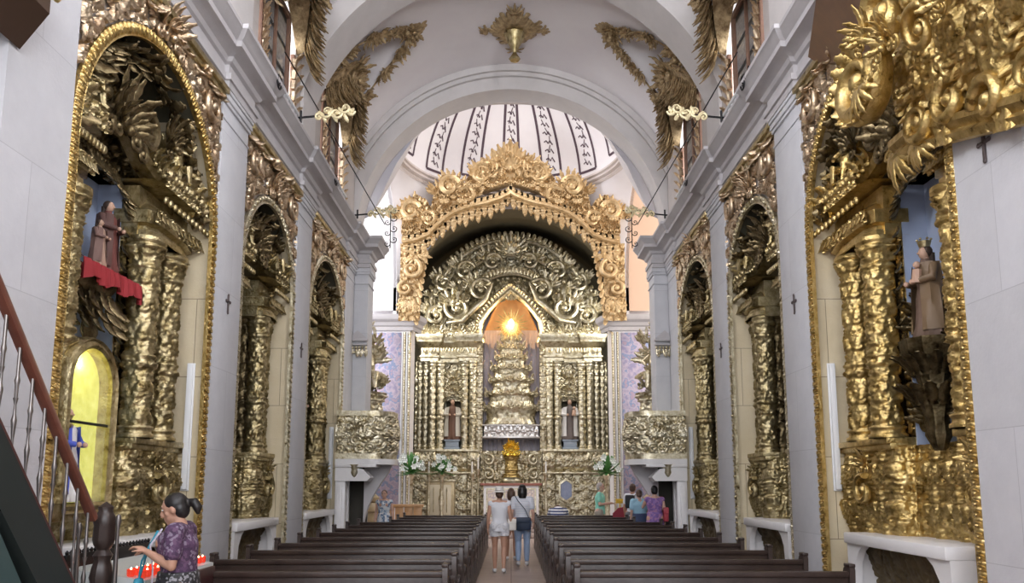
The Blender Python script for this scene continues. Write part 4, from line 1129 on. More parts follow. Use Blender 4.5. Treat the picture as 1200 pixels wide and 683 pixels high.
# semicircular top: concentric carved bands + central field
mb = MB(); zc = 6.0-.0
nA, nRr = 300, 110; Ag, Rg = np.meshgrid(np.linspace(0, PI, nA), np.linspace(.9, 2.85, nRr), indexing='ij')
Y0 = -.25*np.cos((Rg-.9)*2.6)-.1; SC = 1.05
Pg = np.stack([Rg*np.cos(Ag), Y0, zc+(Rg*1.16)*np.sin(Ag)], -1); Ng = np.zeros_like(Pg); Ng[..., 1] = -1
relief(mb, Pg, Ng, Ag/PI*9+.5, Rg/.75, TILES[0], .24); mb.obj('carved_half_round', G_pale, ha, angle=0)
for R, w_ in ((2.82, .10), (2.35, .08), (1.75, .07)):
    mb = MB(); pth = [Vector((R*math.cos(PI*i/48), -.30, zc+R*1.12*math.sin(PI*i/48))) for i in range(49)]
    sweep2(mb, pth, (0, -1, 0), [(-w_, 0), (-w_, .08), (-w_*.3, .12), (w_*.2, .06), (w_*.6, .12), (w_, .07), (w_, 0)])
    for i in range(1, 48): 
        p = pth[i]; leaf(mb, p+Vector((0, -.1, 0)), (math.cos(PI*i/48), -.4, math.sin(PI*i/48)), (0, -1, 0), .28, .14, .9, 7)
    mb.obj('arch_band', G_pale, ha)
mb = MB()
for s in (-1, 1):
    for (x, z, R, w_, ph) in [(.98, 7.35, .40, .085, .2), (1.75, 6.75, .42, .09, .9), (2.45, 6.5, .34, .08, .3), (1.5, 8.0, .34, .07, .1), (.6, 8.3, .32, .07, .0), (2.2, 7.6, .3, .07, .6)]:
        volute(mb, (s*x, -.55, z), (-s, 0, 0), (0, 0, 1), R, w_, 1.5, ph=PI*ph, tw=1, th=1.3)
        spray(mb, (s*(x+.15), -.5, z+.1), (1, 0, 0), (s*.7, 0, .9), R*1.5, int(z*10), 8, 0)
    mb.tube([(s*.62, -.62, 7.55), (s*.85, -.65, 7.0), (s*1.15, -.65, 6.75), (s*1.6, -.6, 6.3), (s*2.1, -.55, 6.25)], [.05, .09, .1, .09, .05], 10)
    angel(mb, (s*1.72, -.62, 7.0), .75, (-s*.4, -1, 0)); angel(mb, (s*2.62, -.5, 6.9), .55, (-s*.4, -1, 0))
spray(mb, (0, -.5, 8.6), (1, 0, 0), (0, 0, 1), .7, 5, 11, 2)
mb.obj('scrolls_and_angels', G_pale, ha)
# entablature over the column bays
bayx = [(-2.95, -1.12), (1.12, 2.95)]
for s, (x0, x1) in zip((-1, 1), bayx):
    mb = MB(); pth = [Vector((x0-.1, -.1, 5.0)), Vector((x0+.02, -.42, 5.0)), Vector((x0+.55, -.42, 5.0)), Vector((x0+.6, -.22, 5.0)), Vector((x1-.6, -.22, 5.0)), Vector((x1-.55, -.50, 5.0)), Vector((x1, -.50, 5.0)), Vector((x1+.04, 0, 5.0))]
    if s > 0: pth = [Vector((-p.x, p.y, p.z)) for p in [Vector((-x1-.1, -.1, 5)), Vector((-x1+.02, -.42, 5)), Vector((-x1+.55, -.42, 5)), Vector((-x1+.6, -.22, 5)), Vector((-x0-.6, -.22, 5)), Vector((-x0-.55, -.5, 5)), Vector((-x0, -.5, 5)), Vector((-x0+.04, 0, 5))]][::-1]
    moulding(mb, pth, [(0, 0), (.03, 0), (.03, .10), (.07, .13), (.07, .18), (0, .2), (0, .44), (.06, .48), (.10, .56), (.18, .62), (.20, .72), (.24, .8), (.24, .86), (-.2, .9)])
    mb.box(x0, x1, -.2, .1, 4.98, 5.9)
    for i in range(18): leaf(mb, (x0+.1+(x1-x0-.2)*i/17, -.52, 5.42), (rsd(i)*.4, -.2, -1), (0, -1, 0), .2, .1, .6, 6)
    for i in range(5): spray(mb, (x0+.2+(x1-x0-.4)*i/4, -.5, 5.85), (1, 0, 0), (0, 0, 1), .36, i, 7, 1)
    mb.obj('entablature', G_pale, ha)
# columns
for s in (-1, 1):
    for (x, dy, r) in [(1.24, -.40, .10), (1.50, -.30, .115), (2.30, -.30, .115), (2.56, -.40, .10), (2.78, -.22, .085), (2.98, -.12, .075)]:
        mb = MB(); carved_column(mb, s*x, dy, 2.12, 5.0, r, TCOL[int(x*10) % 2], .024, 40, .02, size=.22); mb.obj('column', G_pale, ha, angle=0)
    # bay backing with round-headed statue niche
    mb = MB(); flat_relief(mb, *sorted((s*1.1, s*3.15)), 2.1, 5.1, -.02, .10, TILES[1], .8, .03, mask=lambda X, Z: ~((np.abs(X-s*1.9) < .27) & (Z < 3.75))); mb.obj('bay_back', G_pale, ha, angle=0)
    mb = MB(); mb.box(s*1.9-.30, s*1.9+.30, .30, .34, 2.1, 3.9); mb.box(s*1.9-.32, s*1.9-.27, -.02, .3, 2.1, 3.8); mb.box(s*1.9+.27, s*1.9+.32, -.02, .3, 2.1, 3.8); mb.obj('niche', mat('niche_olive', (.12, .10, .05), .6) if s < 0 else bpy.data.materials['niche_olive'], ha)
    mb = MB(); pth = [Vector((s*1.9-.3, -.1, 2.15)), Vector((s*1.9-.3, -.1, 3.6))]+[Vector((s*1.9-.3*math.cos(PI*i/12), -.1, 3.6+.3*math.sin(PI*i/12))) for i in range(1, 12)]+[Vector((s*1.9+.3, -.1, 3.6)), Vector((s*1.9+.3, -.1, 2.15))]
    sweep2(mb, pth, (0, -1, 0), [(-.03, 0), (-.03, .06), (.03, .08), (.05, .0)])
    spray(mb, (s*1.9, -.2, 3.95), (1, 0, 0), (0, 0, 1), .42, 3, 9, 2); spray(mb, (s*1.9, -.2, 4.3), (1, 0, 0), (0, 0, 1), .45, 4, 9, 2); spray(mb, (s*1.9, -.18, 4.7), (1, 0, 0), (0, 0, -1), .4, 4, 9, 1)
    mb.obj('niche_frame', G_pale, ha)
    # predella zone
    mb = MB(); Xg, Zg = np.meshgrid(np.linspace(min(s*1.0, s*3.2), max(s*1.0, s*3.2), 130), np.linspace(0, 2.12, 110), indexing='ij')
    prj = -.40-.18*((Zg > 1.45)*np.sin((Zg-1.45)/.67*PI))-.1*(np.abs(np.abs(Xg)-1.9) > .5)
    Pg = np.stack([Xg, prj, Zg], -1); Ng = np.zeros_like(Pg); Ng[..., 1] = -1
    relief(mb, Pg, Ng, Xg/.6, Zg/.6, TILES[3], .10); mb.obj('predella', G_pale, ha, angle=0)
    mb = MB(); mb.box(*sorted((s*1.0, s*3.2)), -.66, .1, 2.06, 2.14, .015); mb.box(*sorted((s*1.0, s*3.2)), -.62, .1, 1.36, 1.42, .015); mb.obj('predella_moulding', G_pale, ha)
# central arch: lavender curtained recess
Lav = mat('lavender_curtain', (.72, .68, .76), .8, var=.2, vscale=3, col2=(.82, .78, .85))
mb = MB(); P = []
for i in range(61):
    x = -1.0+2.0*i/60; f = .04*math.sin(i*1.35); P.append([(x, .35+f, 2.0), (x, .35+f, 6.2), (x*.9, .33+f, 7.2)])
mb.grid(np.array(P)); mb.obj('lavender_curtain', Lav, ha)
Tower = mat('cream_niche_side', (.72,.66,.66), .8)
for s in (-1, 1):
    mb = MB(); mb.box(s*.93, s*1.12, -.35, .4, 2.0, 5.9, .02)
    flat_relief(mb, *sorted((s*.93, s*1.13)), 2.0, 6.0, -.36, .07, TCOL[0], .35, .02)
    mb.obj('arch_jamb', G_pale, ha, angle=0)
mb = MB(); pth = [rp(*q, -.45) for q in [(566, 405), (562, 392), (564, 380), (572, 368), (582, 357), (590, 350), (598, 343)]]; pth = pth+[Vector((-p.x-.03, p.y, p.z)) for p in pth[:-1]][::-1]
sweep2(mb, pth, (0, -1, 0), [(-.05, 0), (-.05, .08), (.02, .12), (.09, .06), (.1, 0)])
for i in range(40):
    q = i/39*(len(pth)-1); a = int(min(q, len(pth)-2)); p = pth[a].lerp(pth[a+1], q-a); leaf(mb, p+Vector((0, -.05, 0)), (p.x*.8, -.2, 1), (0, -1, 0), .24, .12, .8, 7)
mb.obj('arch_crown_moulding', G_pale, ha)
# throne: stepped tower of carved tiers
th = thing('throne', 'stepped pyramidal silver-gilt throne standing in the central arch under the glowing canopy', 'throne', (0, YR-.15, 2.72)); th.scale = (K, K, K)
zb = 2.72
tiers = [(.86, 498, 478), (.80, 478, 462), (.66, 462, 446), (.60, 446, 432), (.46, 432, 420), (.38, 420, 408), (.26, 408, 398)]
for i, (hw, v0_, v1_) in enumerate(tiers):
    z0 = (at(598, v0_, YR).z-zb)/K; z1 = (at(598, v1_, YR).z-zb)/K; mb = MB(); n = 72; a = np.linspace(PI, 2*PI, n)
    zt = np.linspace(0, 1, 14); A, T_ = np.meshgrid(a, zt, indexing='ij'); R = hw*(.86+.14*np.abs(2*T_-1)**2+.05*(T_ > .85))
    R = R+.07*samp(TILES[i % 4], A/PI*3*hw, T_*.8)
    P = np.stack([R*np.cos(A), .5*R*np.sin(A), z0+(z1-z0)*T_], -1); mb.grid(P)
    mb.add([(hw*math.cos(x), .5*hw*math.sin(x), z1) for x in a], [tuple(range(n))])
    for s in (-1, 1):
        volute(mb, (s*hw*.98, -.1, z0+(z1-z0)*.9), (s, 0, 0), (0, 0, 1), .12, .035, 1.3, ph=PI, tw=-1, th=1.4, n=18)
        leaf(mb, (s*hw*.95, -.1, z1-.05), (s*.4, -.1, 1), (0, -1, 0), .30, .1, .5, 7)
    for k in range(7):
        aa = PI+PI*(k+.5)/7; spray(mb, (hw*math.cos(aa)*1.0, hw*.5*math.sin(aa)-.05, z1-.06), (-math.sin(aa), math.cos(aa), 0), (0, 0, 1), .2, k, 5, 0)
    mb.obj('tier', G_pale, th, angle=0)
mb = MB(); z0, z1 = (at(598, 514, YR-.5).z-zb)/K, (at(598, 498, YR-.5).z-zb)/K
flat_relief(mb, -.86, .86, z0+.05, z1-.04, -.55, .05, TILES[2], .4, .02); mb.box(-.86, .86, -.54, .2, z0+.04, z1-.03); mb.box(-.92, .92, -.62, .2, z1-.05, z1, .01); mb.box(-.92, .92, -.62, .2, z0, z0+.06, .01)
mb.obj('silver_plinth', mat('silver', (.62,.60,.58), .3, .8), th, angle=0)
# glowing canopy over the light
cn = thing('canopy', 'orange glowing canopy with a bright lamp and ray burst atop the central arch', 'canopy', (0, YR-.1, at(598, 383, YR).z)); cn.scale = (K, K, K)
oc = at(598, 383, YR-.1)
OrM = mat('orange_lit_cloth', (.75, .38, .14), .6, var=.2, vscale=8, col2=(.85, .5, .2))
mb = MB(); n = 40; P = []
for j in range(14):
    q = j/13; R = .90*(1-q**1.9)**.75*(1-.12*math.sin(PI*q)); P.append([(R*math.cos(PI*i/n)*1, .38*R*math.sin(PI*i/n), -.25+1.36*q) for i in range(n+1)])
mb.grid(np.array(P)); cdm = mb.obj('canopy_dome', OrM, cn)
rs = random.Random(4)
for s in (-1, 1):
    mb = MB()
    for k in range(14):
        x = s*(.36+.04*k); mb.tube([(x, -.05, -.15), (x+.01, -.06, -.55-.25*rs.random())], [.022, .012], 6)
    mb.obj('canopy_fringe', mat('pale_peach_fringe', (.80, .62, .52), .7) if s < 0 else bpy.data.materials['pale_peach_fringe'], cdm)
mb = MB()
for k in range(28):
    a = 2*PI*k/28; r1 = .46 if k % 2 else .34; leaf(mb, (.12*math.cos(a), -.28, .12*math.sin(a)), (math.cos(a), 0, math.sin(a)), (0, -1, 0), r1, .05, .1, 5, lobes=0)
mb.obj('ray_burst', G_rich, cn)
mb = MB(); mb.ell((0, -.40, .0), (.09, .05, .16), 14); mb.obj('lamp', mat('lamp_glow', (1, .9, .6), .5, emis=(1, .80, .45), es=14), cn)
# tabernacle
tb = thing('tabernacle', 'small yellow-lit golden tabernacle in the centre just above the altar', 'tabernacle', (0, YR-.72, at(598, 566, YR).z)); tb.scale = (.95, .95, 1.0)
zt = at(598, 566, YR).z
mb = MB(); mb.lathe([(.42, 0), (.44, .08), (.36, .14), (.34, .2)], 24, sy=.7); mb.obj('base', G_pale, tb)
mb = MB(); carved_column(mb, 0, 0, .2, .95, .22, TCOL[1], .05, 40, .02); mb.obj('body', G_rich, tb, angle=0)
mb = MB(); spray(mb, (0, -.2, 1.15), (1, 0, 0), (0, 0, 1), .45, 3, 11, 2); mb.lathe([(.3, .95), (.32, 1.0), (.25, 1.1), (.12, 1.25), (.0, 1.3)], 20); mb.obj('crown', mat('lit_yellow_gold', (.85,.62,.12), .25, .9), tb)  # yellow glow put into the crown's gold colour, no lamp stands here
# carved apron either side of the tabernacle and behind the altar
mb = MB(); flat_relief(mb, -1.0, 1.0, 0, 2.1, -.42, .12, TILES[0], .5, .02); 
for s in (-1, 1):
    for z in (.9, 1.35, 1.8): volute(mb, (s*.72, -.6, z), (s, 0, 0), (0, 0, 1), .2, .05, 1.4, ph=1, n=20)
mb.obj('central_apron', G_pale, ha, angle=0)
# altar
al = thing('altar', 'white high altar table with reddish top and painted front in the sanctuary centre', 'altar', (0, 27.7, .45)); al.scale = (K, K, K)
mb = MB(); mb.box(-.82, .82, -.35, .35, .0, 1.0, .01); mb.obj('altar_body', Marble, al)
mb = MB(); mb.box(-.92, .92, -.42, .4, 1.0, 1.07, .012); mb.obj('altar_top', mat('red_brown_top', (.30,.12,.09), .5), al)
for x in (-.52, 0, .52):
    mb = MB(); sweep2(mb, [Vector((x-.2, -.35, .1)), Vector((x-.2, -.35, .9)), Vector((x+.2, -.35, .9)), Vector((x+.2, -.35, .1)), Vector((x-.2, -.35, .1))], (0, -1, 0), [(-.02, 0), (-.02, .025), (.02, .025), (.02, 0)]); gpf = mb.obj('gilt_panel_frame', G_pale, al)
    mb = MB(); mb.box(x-.17, x+.17, -.362, -.34, .14, .86); mb.obj('painted_panel', pattern('painted_panel', [(.62,.50,.45), (.72,.62,.52), (.5,.42,.45), (.75,.68,.6)], 9, .5, 'noise') if x < -.5 else bpy.data.materials['painted_panel'], gpf)
# cabinets left and right with cream panel doors
for s, lab in ((-1, 'gilt cabinet with pale vertical panels left of the altar, under the flowers'), ):
    cb = thing('cabinet', lab, 'cabinet', (-2.44, 27.9, .45)); cb.scale = (K, K, K); mb = MB(); mb.box(-.42, .42, -.2, .25, 0, 1.12, .012); mb.obj('cabinet_body', mat('brass_wood', (.45,.36,.2), .4, .3, var=.2, vscale=7, col2=(.55,.46,.3)), cb)
    mb = MB(); mb.box(-.46, .46, -.24, .28, 1.12, 1.18, .01); mb.obj('cabinet_top', G_pale, cb)
    mb = MB(); mb.box(-.32, .32, -.225, -.2, .12, 1.02, .005); cpn = mb.obj('cream_panel', mat('cream_panel', (.75,.68,.52), .5), cb)
    mb = MB(); mb.tube([(0, -.235, .25), (0, -.235, .9)], .02, 6); mb.ell((0, -.235, .6), (.05, .02, .12), 10)
    for x in (-.2, .2): mb.tube([(x, -.235, .2), (x, -.235, .95)], .012, 6)
    mb.obj('panel_ornament', G_old, cpn)
# hexagonal blue picture
hx = thing('hexagonal_frame', 'blue hexagonal glazed frame on the carved wall right of the altar', 'frame', (1.94, 28.3, 1.42)); hx.scale = (.68, .8, .80)
hpts = [(0, .48), (.33, .28), (.33, -.28), (0, -.48), (-.33, -.28), (-.33, .28)]
mb = MB(); mb.prism([(x, z) for x, z in hpts], 1, -.02, .02); mb.obj('blue_panel', mat('blue_glass', (.22,.27,.42), .2, var=.2, vscale=5, col2=(.34,.38,.52)), hx)
mb = MB(); sweep2(mb, [Vector((x, -.02, z)) for x, z in hpts+hpts[:1]], (0, -1, 0), [(-.05, -.06), (-.05, .04), (.04, .05), (.04, -.06)]); mb.lathe([(.14, -1.1), (.16, -1.05), (.05, -.95), (.04, -.6), (.08, -.52)], 14); mb.obj('frame_and_foot', G_pale, hx)
# statues on either side
for s, lab, robe, mantle in ((-1, 'dark saint statue on a blue-grey pedestal left of the high altarpiece arch', mat('brown_habit', (.16,.08,.05), .6), mat('cream_mantle', (.62,.58,.50), .6)), (1, 'white mantled saint statue on a blue-grey pedestal right of the high altarpiece arch', mat('dark_habit', (.14,.11,.10), .6), mat('white_mantle', (.72,.70,.68), .6))):
    statue('statue', lab, (s*1.9*K, YR-.30, .45+2.14*K), 0, 1.5, robe, mantle, skin_, G_pale if s > 0 else None, s > 0, base=mat('blue_grey_pedestal_%s' % SN[s], (.30,.36,.44), .5))
# flowers
LeafG = mat('leaf_green', (.05,.16,.04), .6, var=.2, vscale=9, col2=(.10,.28,.07)); Petal = mat('white_petals', (.80,.84,.80), .6)
FX = [(482, 548, 24.85, 'white and green bouquet nearest the left wall of the sanctuary'), (518, 548, 26.8, 'white and green bouquet on a stand left of the altar'), (711, 549, 24.85, 'green and white bouquet on a stand right of the altar')]
for i, (u, v, y, lab) in enumerate(FX):
    c = at(u, v, y); t = thing('flower_arrangement', lab, 'flowers', (c.x, c.y, .15 if y < 25 else .45), group='bouquets on stands in the sanctuary'); h = c.z-(.15 if y < 25 else .45)
    mb = MB(); mb.lathe([(.2, 0), (.22, .04), (.08, .1), (.05, .3), (.09, h*.35), (.05, h*.5), (.06, h-.35), (.14, h-.22), (.1, h-.15)], 16); mb.obj('stand', G_pale, t)
    mb = MB(); rs = random.Random(i)
    for k in range(60):
        a = rs.uniform(0, 6.28); e = rs.uniform(-.5, 1.3); d = Vector((math.cos(a)*math.cos(e), math.sin(a)*math.cos(e), math.sin(e)))
        leaf(mb, (0, 0, h-.1), d, (0, 0, 1), rs.uniform(.32, .62), .11, .4, 6, th=.2)
    mb.obj('foliage', LeafG, t)
    for k in range(20 if i < 2 else 14):
        a = rs.uniform(0, 6.28); e = rs.uniform(-.2, 1.3); d = Vector((math.cos(a)*math.cos(e), math.sin(a)*math.cos(e)-.3, math.sin(e))).normalized()*rs.uniform(.2, .48)
        mb = MB(); c2 = Vector((0, 0, h))+d
        for q in range(6):
            b = 2*PI*q/6; leaf(mb, c2, (math.cos(b), -.5, math.sin(b)), (0, -1, 0), .12, .07, .4, 5, lobes=0, th=.4)
        mb.ell(c2+Vector((0, -.03, 0)), .025, 6); mb.obj('flower', Petal, t)
# candlesticks
k_ = 0
for (u, y, zt_, lab) in [(502, 27.4, 2.45, 'far left of the altar beyond the wooden screen'), (553, 27.5, 2.45, 'just left of the altar'), (640, 27.5, 2.45, 'just right of the altar'), (560, 28.2, 2.6, 'half hidden beside the altar on its left')]:
    p = at(u, 590, y); t = thing('candlestick', 'tall gilt candlestick with white candle standing '+lab, 'candlestick', (p.x, y, .45), group='tall candlesticks about the altar')
    mb = MB(); H = zt_-.45-.45; mb.lathe([(.15, 0), (.16, .05), (.06, .1), (.035, .25), (.08, .4), (.035, .55), (.03, H*.8), (.06, H*.9), (.09, H), (.02, H+.02)], 14); mb.obj('stem', G_pale, t)
    mb = MB(); mb.lathe([(.028, H), (.028, H+.4), (.0, H+.41)], 10); mb.obj('candle', mat('candle_wax', (.85,.83,.78), .5) if k_ == 0 else bpy.data.materials['candle_wax'], t); k_ += 1
# wooden communion screen
ws = thing('wooden_screen', 'light orange wooden screen at the far left behind the pews', 'screen', (-3.05, 22.0, 0))
for i in range(5):
    mb = MB(); mb.box(-.62+.25*i, -.39+.25*i, -.02, .02, .12, 1.02, .008); mb.box(-.60+.25*i, -.41+.25*i, -.03, .0, .2, .94, .01); mb.obj('panel', WoodL, ws)
mb = MB(); mb.box(-.66, .66, -.05, .05, 1.02, 1.10, .01); mb.box(-.66, .66, -.05, .05, 0, .12, .01); mb.obj('rail', WoodL, ws)
# red armchair and yellow sign
ch = thing('armchair', 'dark red upholstered armchair between the man in mint and the group on the right', 'chair', (2.95, 21.0, 0), PI)
RedV = mat('red_upholstery', (.30,.03,.05), .7)
mb = MB(); mb.box(-.30, .30, -.28, .28, .38, .50, .04); mb.obj('seat', RedV, ch)
mb = MB(); mb.prism([(-.32, .5), (.32, .5), (.34, .9), (.2, 1.04), (0, 1.08), (-.2, 1.04), (-.34, .9)], 1, .26, .34); mb.obj('backrest', RedV, ch)
for s in (-1, 1):
    mb = MB(); mb.tube([(s*.31, .3, .72), (s*.33, 0, .74), (s*.33, -.28, .68)], .035, 8); mb.tube([(s*.32, -.24, .45), (s*.33, -.24, .7)], .025, 8); mb.obj('arm', WoodR, ch)
    for y in (-.25, .28): mb = MB(); mb.tube([(s*.28, y, .4), (s*.29, y, 0)], [.03, .02], 8); mb.obj('leg', WoodR, ch)
sg = at(726, 587, 21.6); mb = MB(); mb.box(-.10, .10, -.012, .012, -.06, .06, .004); mb.box(-.01, .01, -.01, .01, -sg.z+.0, -.05); o = mb.obj('yellow_notice', mat('yellow_card', (.75,.48,.04), .6)); o.location = sg; tag(o, 'small yellow notice card above the red armchair', 'sign')

# ================================================================== PULPITS AND CROSSING SIDE ALTARS
for s in SG:
    t = thing('pulpit', 'carved gold pulpit box projecting from the %s wall over a white doorway' % SN[s], 'pulpit', (s*3.85, 18.15, 2.2), 0, 'pulpits either side of the crossing')
    # box front runs from the wall out to x=1.2 with rounded corner, height 1.05
    pts = [(0, -.62), (.75, -.62)]+[(.75+.42*math.sin(PI/2*i/8), -.2-.42*math.cos(PI/2*i/8)) for i in range(1, 9)]+[(1.17, .25), (1.1, .5), (.9, .62), (0, .62)]
    P2 = []
    for i in range(len(pts)-1):
        a, b = np.array(pts[i]), np.array(pts[i+1]); n = max(1, int(np.linalg.norm(b-a)/.018))
        for q in range(n): P2.append(a+(b-a)*q/n)
    P2.append(np.array(pts[-1])); P2 = np.array(P2); tg = np.gradient(P2, axis=0); tg /= np.linalg.norm(tg, axis=1)[:, None]; nr = np.stack([tg[:, 1], -tg[:, 0]], -1)
    dl = np.concatenate([[0], np.cumsum(np.linalg.norm(np.diff(P2, axis=0), axis=1))])
    Z = np.linspace(.12, .95, 56); mb = MB()
    bul = .05*np.sin((Z-.12)/.83*PI); Pg = np.zeros((len(P2), len(Z), 3)); Ng = np.zeros_like(Pg)
    for j, z in enumerate(Z): Pg[:, j, 0] = (P2[:, 0]+nr[:, 0]*bul[j])*-s; Pg[:, j, 1] = P2[:, 1]+nr[:, 1]*bul[j]; Pg[:, j, 2] = z
    Ng[..., 0] = (nr[:, 0]*-s)[:, None]; Ng[..., 1] = nr[:, 1][:, None]
    U_, V_ = np.meshgrid(dl/.62, Z/.62, indexing='ij'); relief(mb, Pg, Ng, U_, V_, TILES[1], .09)
    c = Vector((-s*.42, -.68, .55)); spray(mb, c, (1, 0, 0), (0, 0, 1), .30, 2, 9, 2); volute(mb, c+Vector((.0, 0, -.15)), (1, 0, 0), (0, 0, 1), .13, .04, 1.2)
    mb.obj('carved_panels', G_pale, t, angle=0)
    for z0, z1, o_, nm, m in ((.0, .12, .05, 'base_moulding', G_pale), (.95, 1.06, .06, 'rail', G_pale), (-.12, .0, .08, 'stone_slab', Marble)):
        mb = MB(); out = P2+nr*o_; n = len(out); poly = [(-s*p[0], p[1]) for p in out[::4]]+[(-s*out[-1][0], out[-1][1])]; mb.prism(poly if s < 0 else poly, 2, z0, z1); mb.obj(nm, m, t)
    mb = MB(); mb.lathe([(.02, -.45), (.06, -.40), (.10, -.3), (.09, -.22), (.14, -.12)], 12, (-s*.42, -.6, 0)); mb.obj('pendant', G_pale, t)
    # white doorway below with curved bracket
    d = thing('pulpit_doorway', 'white marble doorway and curved bracket carrying the %s pulpit' % SN[s], 'doorway', (s*3.85, 18.15, 0))
    mb = MB(); mb.box(-s*.0, -s*.22, -.62, -.40, 0, 1.72, .01); mb.box(-s*.04, -s*.16, -.66, -.6, .1, 1.62, .01); mb.obj('door_jamb', Marble, d)
    mb = MB(); mb.box(-s*.0, -s*.20, -.15, .0, 0, 1.72, .01); mb.obj('rear_jamb', Marble, d)
    mb = MB(); mb.prism([(-s*0, 1.72), (-s*.70, 1.72), (-s*.78, 1.80), (-s*.60, 1.98), (-s*.3, 2.02), (-s*0, 2.02)], 1, -.66, -.2); mb.box(0, -s*.9, -.7, -.1, 2.02, 2.08, .01); mb.obj('lintel', Marble, d)
    mb = MB(); pl = [(-s*.50, .70), (-s*.50, 2.08), (-s*1.12, 2.08)]+[(-s*(.50+.62*q**1.7), .70+1.3*q) for q in [.9, .8, .7, .6, .5, .4, .3, .2, .1]]
    mb.prism([(x, z) for x, z in pl], 1, .1, .3); mb.obj('curved_bracket', mat('grey_white_bracket_%s' % SN[s], (.62,.60,.62), .6), d)
    mb = MB(); mb.box(-s*.02, -s*.52, .40, .5, 0, 2.05); mb.obj('opening_shade_slab', Dark, d)  # solid dark slab standing in for the shade inside the doorway
    # side altar beyond the pulpit
    a = thing('crossing_side_altar', 'gilded twisted statue-column carving standing beyond the %s pulpit' % SN[s], 'side altar', (s*3.9, 21.1, 0), group='carved groups beyond the pulpits')
    mb = MB(); carved_column(mb, -s*.05, 0, 2.6, 4.05, .34, TILES[2], .10, 60, .025, size=.5); mb.obj('carved_shaft', G_pale, a, angle=0)
    mb = MB()
    angel(mb, (-s*.08, -.1, 4.35), 1.15, (-s*.3, -1, 0)); angel(mb, (s*.12, -.1, 5.3), .6, (-s*.3, -1, 0))
    for k in range(7): spray(mb, (-s*(.1+.22*math.sin(k*1.7)), -.25, 3.9+.30*k), (1, 0, 0), (math.sin(k*2.1), 0, 1), .42, k, 8, 1)
    mb.obj('carved_group', G_pale, a)
    mb = MB(); mb.lathe([(.36, 1.2), (.38, 1.3), (.28, 1.4), (.25, 1.9), (.36, 2.3), (.42, 2.55), (.42, 2.62), (0, 2.62)], 28, (-s*.05, 0, 0), rip=.03, nr=12); mb.lathe([(.34, 0), (.34, .9), (.4, .95), (.4, 1.05), (.30, 1.2)], 28, (-s*.05, 0, 0)); mb.obj('pedestal', mat('tan_marble', (.48,.36,.2), .4, var=.2, vscale=6, col2=(.6,.48,.3)) if s < 0 else bpy.data.materials['tan_marble'], a)
    # gilt capital half-way up the third pilaster
    g = thing('pilaster_ornament', 'pierced gilt collar with small pediment on the pier above the %s pulpit' % SN[s], 'ornament', (s*3.68, 18.79, 4.72))
    mb = MB(); mb.box(-.25, .25, -.10, 0, .32, .38, .008); mb.prism([(-.24, .38), (.24, .38), (0, .58)], 1, -.09, 0); mb.box(-.24, .24, -.08, 0, .22, .26, .008); mb.obj('pediment', CorM, g)
    mb = MB()
    for i in range(6): mb.ell((-.2+.08*i, -.06, .17), (.035, .035, .045), 8); leaf(mb, (-.2+.08*i, -.05, .14), (rsd(i)*.3, 0, -1), (0, -1, 0), .22, .09, .5, 7)
    for i in range(5): mb.ell((-.16+.08*i, -.05, .06), (.03, .03, .035), 7)
    mb.obj('pierced_collar', G_pale, g)
# ================================================================== PEWS
def pew(x0, x1):
    P = []
    m = MB(); m.box(x0+.05, x1-.05, -.025, .015, .42, .80, .006); m.box(x0+.02, x1-.02, -.045, .04, .79, .845, .012); P.append(('backrest', m))
    m = MB(); m.box(x0+.05, x1-.05, .02, .44, .41, .445, .01); P.append(('seat', m))
    m = MB(); m.add([(x0+.05, -.04, .74), (x1-.05, -.04, .74), (x1-.05, -.24, .70), (x0+.05, -.24, .70), (x0+.05, -.04, .715), (x1-.05, -.04, .715), (x1-.05, -.24, .675), (x0+.05, -.24, .675)], [(0, 3, 2, 1), (4, 5, 6, 7), (0, 1, 5, 4), (2, 3, 7, 6), (1, 2, 6, 5), (3, 0, 4, 7)]); P.append(('book_ledge', m))
    m = MB(); m.box(x0+.08, x1-.08, -.46, -.28, .16, .19, .008); P.append(('kneeler', m))
    prof = [(-.06, 0), (.46, 0), (.46, .09), (.40, .14), (.36, .25), (.40, .36), (.47, .44), (.50, .52), (.485, .60), (.43, .635), (.36, .63), (.31, .60), (.26, .615), (.19, .68), (.12, .78), (.085, .87), (.03, .90), (-.05, .90), (-.07, .86), (-.05, .6), (-.05, .4)]
    lowp = [(-.50, 0), (-.06, 0), (-.05, .45), (-.10, .62), (-.26, .70), (-.27, .64), (-.20, .5), (-.22, .3), (-.48, .22)]
    for x in (x0, x1-.05):
        m = MB(); m.prism(prof, 0, x, x+.05); m.prism(lowp, 0, x+.005, x+.045)
        e = x if x == x0 else x+.05; sgn = -1 if x == x0 else 1
        m.lathe([(.075, 0), (.075, .012), (.055, .02), (.05, .012), (.03, .014), (.0, .022)], 18, (e, .41, .555), axis=(sgn, 0, 0))
        m.box(x-.006, x+.056, -.07, .07, .885, .92, .01)
        P.append(('end_panel', m))
    return P
PEWPARTS = {}
def place_pew(x0, x1, y, lab, grp):
    key = (x0, x1); t = thing('pew', lab, 'pew', (0, y, 0), 0, grp)
    if key not in PEWPARTS:
        PEWPARTS[key] = [(nm, m.obj(nm, Wood, t).data) for nm, m in pew(x0, x1)]
    else:
        for nm, d in PEWPARTS[key]:
            o = bpy.data.objects.new(nm, d); C.objects.link(o); o.parent = t
ordn = ['first', 'second', 'third', 'fourth', 'fifth', 'sixth', 'seventh', 'eighth', 'ninth', 'tenth', 'eleventh', 'twelfth']
